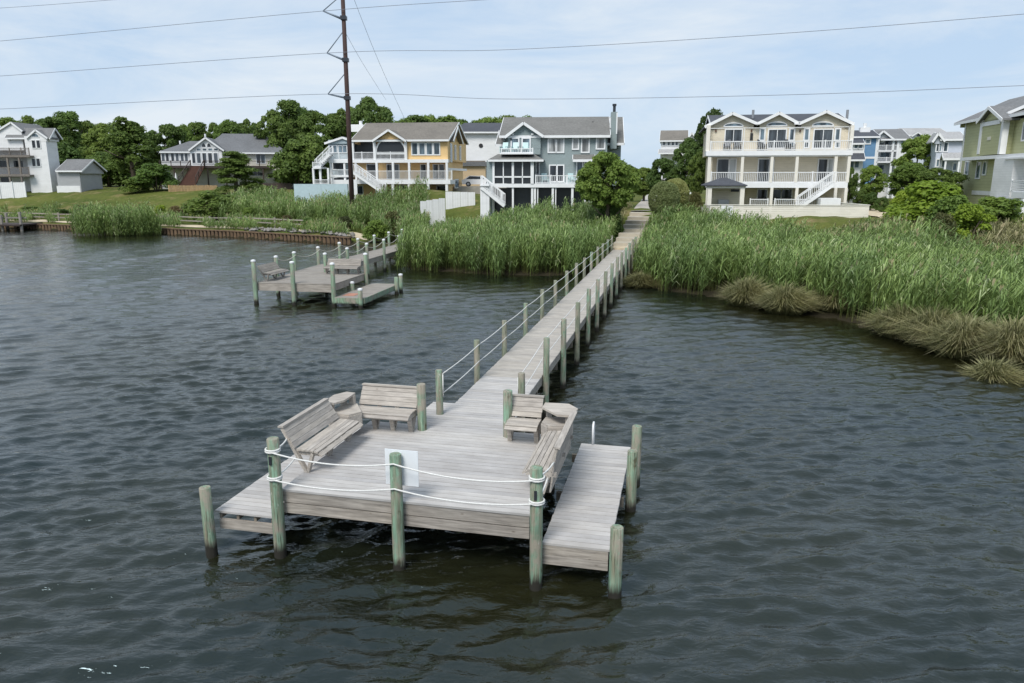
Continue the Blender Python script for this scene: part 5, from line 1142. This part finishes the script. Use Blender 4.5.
reeds('sedge_grass', 'pale rough sedge behind the reeds at the right', scatter(18, 44, 24, 54, 14, scond), .6, 1.3, (.2, 0), .12, 'rush_blade', .045, 6)
#fcond = lambda x, y: (shore_d(x, y) > -.5 + .35 * jag(x, y)) & (shore_d(x, y) < 2.6) & (pier_t(x, y) > 3.4)
#reeds('shore_rushes', 'olive rushes fringing the water under the reeds right of the pier', scatter(7, 40, 10, 50, 22, fcond), .5, 1.1, (.2, -.2), .0, 'rush_blade', .03, 8)

# ------------------------------------------------------------------ trees
def leaves(centres, radii, n_per, size, up=.35, squash=.85):
    N = len(centres) * n_per; c_ = np.repeat(centres, n_per, 0); r_ = np.repeat(radii, n_per)
    d_ = rng.normal(0, 1, (N, 3)); d_ /= np.linalg.norm(d_, axis=1)[:, None]; d_[:, 2] = np.where(d_[:, 2] < -.4, -d_[:, 2], d_[:, 2])
    p_ = c_ + d_ * (r_ * rng.uniform(.55, 1.08, N))[:, None] * np.array([1, 1, squash])
    nrm = d_ + rng.normal(0, .55, (N, 3)) + np.array([0, 0, up]); nrm /= np.linalg.norm(nrm, axis=1)[:, None]
    t_ = np.cross(nrm, rng.normal(0, 1, (N, 3))); t_ /= np.linalg.norm(t_, axis=1)[:, None]; b_ = np.cross(nrm, t_)
    s_ = (size * rng.uniform(.6, 1.35, N))[:, None]
    V_ = np.stack([p_ - t_ * s_ * .5, p_ + b_ * s_ * .32, p_ + t_ * s_ * .5, p_ - b_ * s_ * .32], 1).reshape(-1, 3)
    F_ = np.arange(N * 4).reshape(-1, 4); return V_, F_
def crown_mesh(kind, mat, seed):
    global rng
    keep = rng; rng = np.random.default_rng(seed); C_ = []; R_ = []
    if kind == 'broad':       # unit: height 10, crown radius about 4
        for i in range(95):
            u = rng.uniform(-1, 1); a_ = rng.uniform(0, 6.283); rr_ = math.sqrt(1 - u * u) * rng.uniform(.55, 1.0)
            C_.append((math.cos(a_) * rr_ * 3.4, math.sin(a_) * rr_ * 3.4, 5.6 + u * 3.4)); R_.append(rng.uniform(.4, 1.15))
        V_, F_ = leaves(np.array(C_), np.array(R_), 240, .38)
    elif kind == 'round':
        for i in range(150):
            d_ = rng.normal(0, 1, 3); d_ /= np.linalg.norm(d_); q_ = rng.uniform(.5, 1.0) ** .6
            C_.append((d_[0] * q_ * 3.3, d_[1] * q_ * 3.3, 6.7 + d_[2] * q_ * 2.7)); R_.append(rng.uniform(.4, .95))
        V_, F_ = leaves(np.array(C_), np.array(R_), 230, .30)
    elif kind == 'tall':
        for i in range(80):
            u = rng.uniform(0, 1); a_ = rng.uniform(0, 6.283); rr_ = (1 - .75 * u ** 1.5) * rng.uniform(.35, 1.0)
            C_.append((math.cos(a_) * rr_ * 3.0, math.sin(a_) * rr_ * 3.0, 2.4 + u * 7.2)); R_.append(rng.uniform(.4, 1.1))
        V_, F_ = leaves(np.array(C_), np.array(R_), 230, .33)
    elif kind == 'pine':
        for i in range(85):
            u = rng.uniform(0, 1); a_ = rng.uniform(0, 6.283); rr_ = (1 - .8 * u) * rng.uniform(.3, 1.0)
            C_.append((math.cos(a_) * rr_ * 3.5, math.sin(a_) * rr_ * 3.5, .8 + u * 8.6)); R_.append(rng.uniform(.7, 1.15))
        V_, F_ = leaves(np.array(C_), np.array(R_), 260, .28, .6, .6)
    elif kind == 'bush':      # unit: height 2, radius 1.2
        for i in range(34):
            u = rng.uniform(0, 1); a_ = rng.uniform(0, 6.283); rr_ = math.sqrt(max(0, 1 - u * u * .9)) * rng.uniform(.4, 1)
            C_.append((math.cos(a_) * rr_ * .95, math.sin(a_) * rr_ * .95, .25 + u * 1.45)); R_.append(rng.uniform(.22, .45))
        V_, F_ = leaves(np.array(C_), np.array(R_), 230, .13)
    elif kind == 'ball':      # clipped topiary: radius 1
        N = 14000; d_ = rng.normal(0, 1, (N, 3)); d_ /= np.linalg.norm(d_, axis=1)[:, None]
        bump_ = 1 + .025 * np.sin(d_[:, 0] * 7) * np.sin(d_[:, 1] * 6 + 1) + .02 * np.sin(d_[:, 2] * 11)
        V_, F_ = leaves(d_ * (.96 * bump_)[:, None] * np.array([1, 1, 1.04]) + np.array([0, 0, 1.0]), np.full(N, .03), 1, .10, .0)
    me = np_mesh('crown', V_, F_, mat); rng = keep; return me
def trunk_mesh(kind, seed):
    r_ = random.Random(seed); b = MB()
    if kind == 'bush':
        for i in range(5): a_ = r_.uniform(0, 6.28); b.tube([(0, 0, -.2), (math.cos(a_) * .2, math.sin(a_) * .2, .5), (math.cos(a_) * .5, math.sin(a_) * .5, 1.2)], [.04, .03, .012], 5)
    elif kind == 'ball': b.tube([(0, 0, -.3), (0, 0, .8)], [.12, .1], 7)
    else:
        top = 8.8 if kind != 'broad' else 6.5
        b.tube([(0, 0, -.5), (.08, .05, 2), (-.05, .1, top * .6), (.05, 0, top)], [.34, .26, .17, .05], 9)
        for i in range(11):
            a_ = r_.uniform(0, 6.28); z = r_.uniform(1.8, top * .8); L = r_.uniform(1.5, 2.8)
            b.tube([(0, 0, z), (math.cos(a_) * L * .5, math.sin(a_) * L * .5, z + .6), (math.cos(a_) * L, math.sin(a_) * L, z + 1.5)], [.11, .08, .03], 6)
    return b.mesh('trunk', 'bark', True)
plain('bark', (.10, .08, .06, 1), .95, 0, .3, 6)
plain('bark_pale', (.28, .26, .22, 1), .95, 0, .3, 6)
CM = {}; TM = {}
def tree(kind, mat, x, y, h_, label, cat='tree', wide=1.0, group=None, name=None, var=0, z=None):
    unit = {'broad': 10, 'round': 10.2, 'tall': 10.4, 'pine': 10, 'bush': 2.1, 'ball': 2.03}[kind]; key = (kind, mat, var)
    if key not in CM: CM[key] = crown_mesh(kind, mat, 11 + len(CM) * 3)
    if (kind, var) not in TM: TM[(kind, var)] = trunk_mesh(kind, 5 + len(TM))
    z = hz(x, y) if z is None else z; s_ = h_ / unit
    t = thing(name or {'bush': 'shrub', 'ball': 'topiary_bush', 'pine': 'pine_tree'}.get(kind, 'tree'), label, cat, (x, y, z - .05), random.uniform(0, 6.28), group)
    t.scale = (s_ * wide, s_ * wide, s_)
    link('crown', CM[key], t); link('trunk', TM[(kind, var)], t); return t
def tree_px(kind, mat, px, ytop, Y, label, wide=1.0, cat='tree', group=None, name=None, var=0, wpx=None):
    p_ = WY(px, ytop, Y); g_ = hz(p_.x, Y); h_ = max(.4, p_.z - g_)
    if kind == 'ball':
        r_ = wpx / FPX * Y / 2; h_ = 2 * r_ * 1.12; t = tree(kind, mat, p_.x, Y, h_, label, cat, r_ / (h_ / 2.03), group, name, var, z=max(g_, p_.z - h_) + .05); return t
    if wpx: rad = {'broad': 4.3, 'round': 4.0, 'tall': 3.6, 'pine': 3.6, 'bush': 1.3, 'ball': 1.0}[kind]; unit = {'broad': 10, 'round': 10.2, 'tall': 10.4, 'pine': 10, 'bush': 2.1, 'ball': 2.03}[kind]; wide = (wpx / FPX * Y * 1.0 / 2) / (rad * h_ / unit)
    return tree(kind, mat, p_.x, Y, h_, label, cat, wide, group, name, var)
# single trees one can point at
tree_px('round', 'leaf_mid', 610, 146, 60, 'round green tree on the lawn in front of the blue-grey house', wpx=68)
tree_px('bush', 'leaf_dark', 612, 184, 60.5, 'dark undergrowth at the foot of the round tree by the path', wpx=30, cat='shrub')
tree_px('tall', 'leaf_dark', 126, 114, 140, 'big dark broadleaf tree left of the cream house', wpx=62)
tree_px('broad', 'leaf_dark', 163, 120, 150, 'dark tree just behind the left end of the cream house', wpx=50, var=1)
tree_px('pine', 'leaf_dark', 234, 150, 112, 'young dark pine standing in front of the cream house', wpx=56)
tree_px('bush', 'leaf_mid', 154, 160, 122, 'rounded bright shrub left of the picket fence', wpx=52, cat='shrub')
tree_px('bush', 'leaf_dark', 135, 175, 121, 'darker shrub leaning against the rounded bright shrub', wpx=34, cat='shrub')
tree_px('bush', 'leaf_dark', 212, 188, 95, 'dark bushy shrub on the shore below the young pine', wpx=62, cat='shrub')
tree_px('broad', 'leaf_pine', 713, 103, 90, 'dark pine crown showing over the left roof corner of the beige house', wpx=38, var=1)
for i, (px, yt, Yd, wd, lab) in enumerate(((690, 136, 88, 44, 'dark tree against the left side of the beige house'), (664, 155, 92, 40, 'dark tree left of the two behind the clipped bushes'), (700, 150, 84, 30, 'dense dark tree close to the beige house wall'), (645, 165, 100, 36, 'low dark tree beside the upper end of the path'))):
    tree_px('broad', 'leaf_dark', px, yt, Yd, lab, wpx=wd, var=i % 2)
tree_px('broad', 'leaf_mid', 874, 163, 84, 'small round tree between the beige house and the white balcony house', wpx=30, var=1)
tree_px('broad', 'leaf_dark', 852, 166, 80, 'small dark tree against the right corner of the beige house', wpx=18)
tree_px('broad', 'leaf_mid', 921, 132, 105, 'large green tree hiding the far pale house', wpx=52)
tree_px('broad', 'leaf_mid', 913, 160, 78, 'broad spreading tree in the middle of the right garden', wpx=50, var=1)
tree_px('broad', 'leaf_dark', 942, 165, 72, 'dark spreading tree against the green house', wpx=52, var=1)
tree_px('bush', 'leaf_bright', 936, 178, 52, 'bright yellow-green shrub in front of the green house', wpx=96, cat='shrub')
tree_px('bush', 'leaf_bright', 908, 188, 55, 'bright shrub at the left end of the shrubs below the green house', wpx=44, cat='shrub', var=1)
tree_px('bush', 'leaf_mid', 956, 190, 48, 'full mid green shrub in front of the bright yellow-green shrub', wpx=60, cat='shrub')
tree_px('bush', 'leaf_mid', 1000, 192, 49, 'mid green shrub under the porch of the green house', wpx=76, cat='shrub')
tree_px('bush', 'leaf_bright', 972, 200, 46, 'light green shrub between the two shrubs by the green house', wpx=60, cat='shrub', var=1)
tree_px('bush', 'leaf_olive', 945, 210, 44, 'low olive shrub below the bright yellow-green shrub', wpx=34, cat='shrub')
for i, (px, yt, Yd) in enumerate(((872, 190, 72), (884, 195, 68), (896, 199, 64), (908, 204, 60), (862, 187, 76))):
    tree_px('bush', 'leaf_dark', px, yt, Yd, 'dark hedge shrub right of the beige house, %s of five from the back' % ['second', 'third', 'fourth', 'last', 'first'][i], wpx=20, cat='shrub', group='hedge right of the beige house', var=i % 2)
tree_px('ball', 'leaf_topiary', 665, 181, 61.5, 'big clipped round bush beside the path, nearer of two', wpx=31, cat='bush')
tree_px('ball', 'leaf_topiary', 676, 178, 66.5, 'clipped round bush behind the nearer round bush', wpx=27, cat='bush')
tree_px('bush', 'leaf_olive', 696, 190, 64, 'low dark olive shrub beside the patio fence', wpx=18, cat='shrub')
for i, (px, yt, Yd, wd, mt) in enumerate(((60, 208, 107, 22, 'leaf_mid'), (85, 204, 110, 26, 'leaf_olive'), (176, 205, 100, 22, 'leaf_rust'), (190, 202, 101, 18, 'leaf_mid'), (160, 204, 99, 18, 'leaf_bright'), (250, 205, 92, 26, 'leaf_mid'), (287, 214, 86, 18, 'leaf_rust'), (308, 216, 83, 20, 'leaf_mid'), (345, 215, 80, 24, 'leaf_olive'), (30, 206, 112, 20, 'leaf_mid'), (375, 217, 72, 34, 'leaf_mid'), (392, 208, 74, 26, 'leaf_olive'))):
    tree_px('bush', mt, px, yt, Yd, ('rust brown' if mt == 'leaf_rust' else 'bright green' if mt == 'leaf_bright' else 'olive' if mt == 'leaf_olive' else 'green') + ' low shrub on the left shore, %s of the row counted from the left' % ['second', 'third', 'fifth', 'sixth', 'fourth', 'seventh', 'eighth', 'ninth', 'tenth', 'first', 'eleventh', 'last'][i], wpx=wd, cat='shrub', group='low shrubs along the left shore', var=i % 2)
# tree belts
ORD = ['first', 'second', 'third', 'fourth', 'fifth', 'sixth', 'seventh', 'eighth', 'ninth', 'tenth', 'eleventh', 'twelfth', 'thirteenth', 'fourteenth']
TB = [('trees behind the white house and garage', 'the belt behind the white house and garage', [(8, 117), (28, 114), (50, 112), (66, 110), (84, 117), (102, 122), (-20, 116)], [(30, 138), (62, 140), (88, 143), (106, 150), (118, 156), (130, 158)], 165, 46),
      ('trees behind the cream house', 'the belt behind the cream house', [(180, 122), (196, 120), (212, 121), (228, 117), (242, 116), (256, 119)], [(150, 148), (176, 142), (205, 138), (236, 138), (262, 138)], 172, 36),
      ('tall trees between the cream and yellow houses', 'the tall group between the cream and yellow houses', [(272, 108), (288, 97), (300, 104), (318, 106), (336, 105), (352, 104), (368, 95), (382, 104)], [(296, 136), (308, 130), (330, 130), (348, 134), (297, 158), (306, 156), (318, 160)], 138, 46),
      ('far trees behind the yellow and blue-grey houses', 'the far belt above the yellow house roof', [(400, 116), (415, 113), (430, 112), (446, 113), (462, 116), (478, 117), (492, 115), (508, 113), (524, 113), (538, 116)], [(405, 124), (424, 122), (443, 123), (460, 124), (478, 123), (496, 122), (514, 121), (532, 122)], 190, 52),
      ('far trees on the right', 'the far belt between the houses on the right', [(835, 172), (868, 170), (905, 168), (940, 170)], [], 215, 50)]
for gi, (grp, lab, top_, low_, Yd, wd) in enumerate(TB):
    top_.sort(); low_.sort()
    for lst, fmt in ((top_, '%s treetop from the left in ' + lab), (low_, 'low dark tree, %s from left, under ' + lab)):
        for i, (px, yt) in enumerate(lst):
            low = lst is low_
            Yv = Yd + (i * 37 % 11) * 1.6 - low * 12
            tree_px('bush' if low else ['broad', 'tall', 'broad'][i % 3], 'leaf_dark' if low else (['leaf_dark', 'leaf_mid', 'leaf_dark'][(i + gi) % 3] if gi != 3 else ['leaf_mid', 'leaf_dark', 'leaf_mid'][i % 3]), px, yt, Yv, fmt % ORD[i], wpx=wd * (1 + .2 * math.sin(i * 2.3)) * (1.25 if low else 1), group=grp, var=i % 2, name='tree' if low else None)
for i, (px, yt) in enumerate(((846, 176), (625, 172), (1010, 150))):
    tree_px('broad', 'leaf_dark', px, yt, 190, ['far tree low on the horizon right of the beige house', 'far tree low on the horizon above the path', 'far tree behind the green house'][i], wpx=38, var=1)

# ------------------------------------------------------------------ small things
def chair(label, loc, rz, mat, group, s_=1.0):
    t = thing('chair', label, 'chair', loc, rz, group); t.scale = (s_,) * 3
    b = MB(); b.bar((0, -.3, .40), (0, .28, .30), .55, .03, (0, 0, 1)); b.build('seat', mat, t)
    b = MB(); b.bar((0, .24, .28), (0, .50, 1.0), .55, .03, (0, 1, 0)); b.build('backrest', mat, t)
    for x in (-.3, .3):
        b = MB(); b.box(x - .03, x + .03, -.32, -.24, 0, .56); b.build('leg', mat, t)
        b = MB(); b.box(x - .03, x + .03, .22, .30, 0, .56); b.build('leg', mat, t)
        b = MB(); b.box(x - .06, x + .06, -.36, .34, .56, .59); b.build('armrest', mat, t)
def on(bld, X, Yp, off): x, z = bld.q(X, Yp, off); p_ = bld.O + bld.xd * x + bld.yd * off; return Vector((p_.x, p_.y, z + bld.z0))
for i, (X, Yp, off, lab) in enumerate(((225, 322, -1.6, 'teal chair at the left of the small upper balcony of the blue-grey house'), (282, 322, -1.6, 'teal chair in the middle of the small upper balcony of the blue-grey house'), (336, 322, -1.6, 'teal chair at the right of the small upper balcony of the blue-grey house'), (435, 480, -1.5, 'teal chair on the main deck left of the door of the blue-grey house'), (575, 480, -1.5, 'teal chair on the main deck right of the door of the blue-grey house'))):
    chair(lab, on(f, X, Yp, off), R(10 * i - 20), 'teal_paint', 'teal chairs of the blue-grey house')
for i, (X, lab) in enumerate(((370, 'dark chair at the left end of the top balcony of the beige house'), (415, 'dark chair second from the left on the top balcony of the beige house'), (520, 'dark chair left of the middle gable window of the beige house'), (640, 'dark chair right of the middle gable window of the beige house'))):
    chair(lab, on(g, X, 258, .4), R(15 * i - 20), 'dark_metal', 'dark chairs on the top balcony of the beige house')
p_ = ground_hit(686, 204); chair('yellow-tan slatted garden chair beside the clipped round bushes', p_, R(-60), 'tan_paint', 'garden chairs by the round bushes')
p_ = ground_hit(680, 205); chair('second yellow-tan garden chair, closer to the round bushes', p_, R(-30), 'tan_paint', 'garden chairs by the round bushes')
# white car behind
cp = WY(478, 186, 108); cg = on(e, 95, 490, -14)
car = thing('parked_car', 'white car parked between the yellow house and the blue-grey house', 'car', (cp.x, cp.y, cp.z - .05), 0)
b = MB(); b.prismy([(-2.2, .3), (2.2, .3), (2.25, .75), (1.9, .95), (1.2, 1.0), (.7, 1.45), (-1.2, 1.5), (-1.9, 1.0), (-2.25, .9)], -.85, .85); b.build('body', 'white_car', car)
b = MB(); b.prismy([(1.05, 1.02), (.62, 1.38), (-1.12, 1.42), (-1.65, 1.02)], -.87, .87); b.build('side_window', 'glass_dark', car)
for x in (-1.35, 1.4):
    for y in (-.8, .8):
        b = MB(); b.tube([(x, y - .1, .33), (x, y + .1, .33)], .34, 14); wl = b.build('wheel', 'rubber', car); b = MB(); b.tube([(x, y - .12, .33), (x, y + .12, .33)], .2, 12); b.build('rim', 'galvanised', wl)
b = MB(); b.box(-6, 6, -3, 3, -1.6, .0); pad = link('driveway', b.mesh('driveway', 'path_concrete'), None, (cp.x, cp.y, cp.z - .05)); tag(pad, kind='structure')
# white box in the right garden
p_ = WY(857, 189, 82); gz = hz(p_.x, 82); t = thing('garden_shed', 'low white hutch behind the small tree right of the beige house', 'shed', (p_.x, 82, gz))
b = MB(); b.box(-1.3, 1.3, 0, 1.6, 0, .9); b.build('body', 'siding_white', t); b = MB(); b.slab([(-1.4, -.1, .9), (1.4, -.1, .9), (1.4, .8, 1.35), (-1.4, .8, 1.35)], .06); b.slab([(1.4, 1.7, .9), (-1.4, 1.7, .9), (-1.4, .8, 1.35), (1.4, .8, 1.35)], .06); b.build('roof', 'white_paint', t)
p_ = ground_hit(882, 196); t = thing('garden_lamp', 'small white garden lamp post in the right garden', 'lamp', p_)
b = MB(); b.tube([(0, 0, -.1), (0, 0, 1.1)], .06, 8); b.build('post', 'white_paint', t); b = MB(); b.tube([(0, 0, 1.1), (0, 0, 1.3), (0, 0, 1.4)], [.1, .16, .03], 8); b.build('lamp_head', 'white_paint', t)
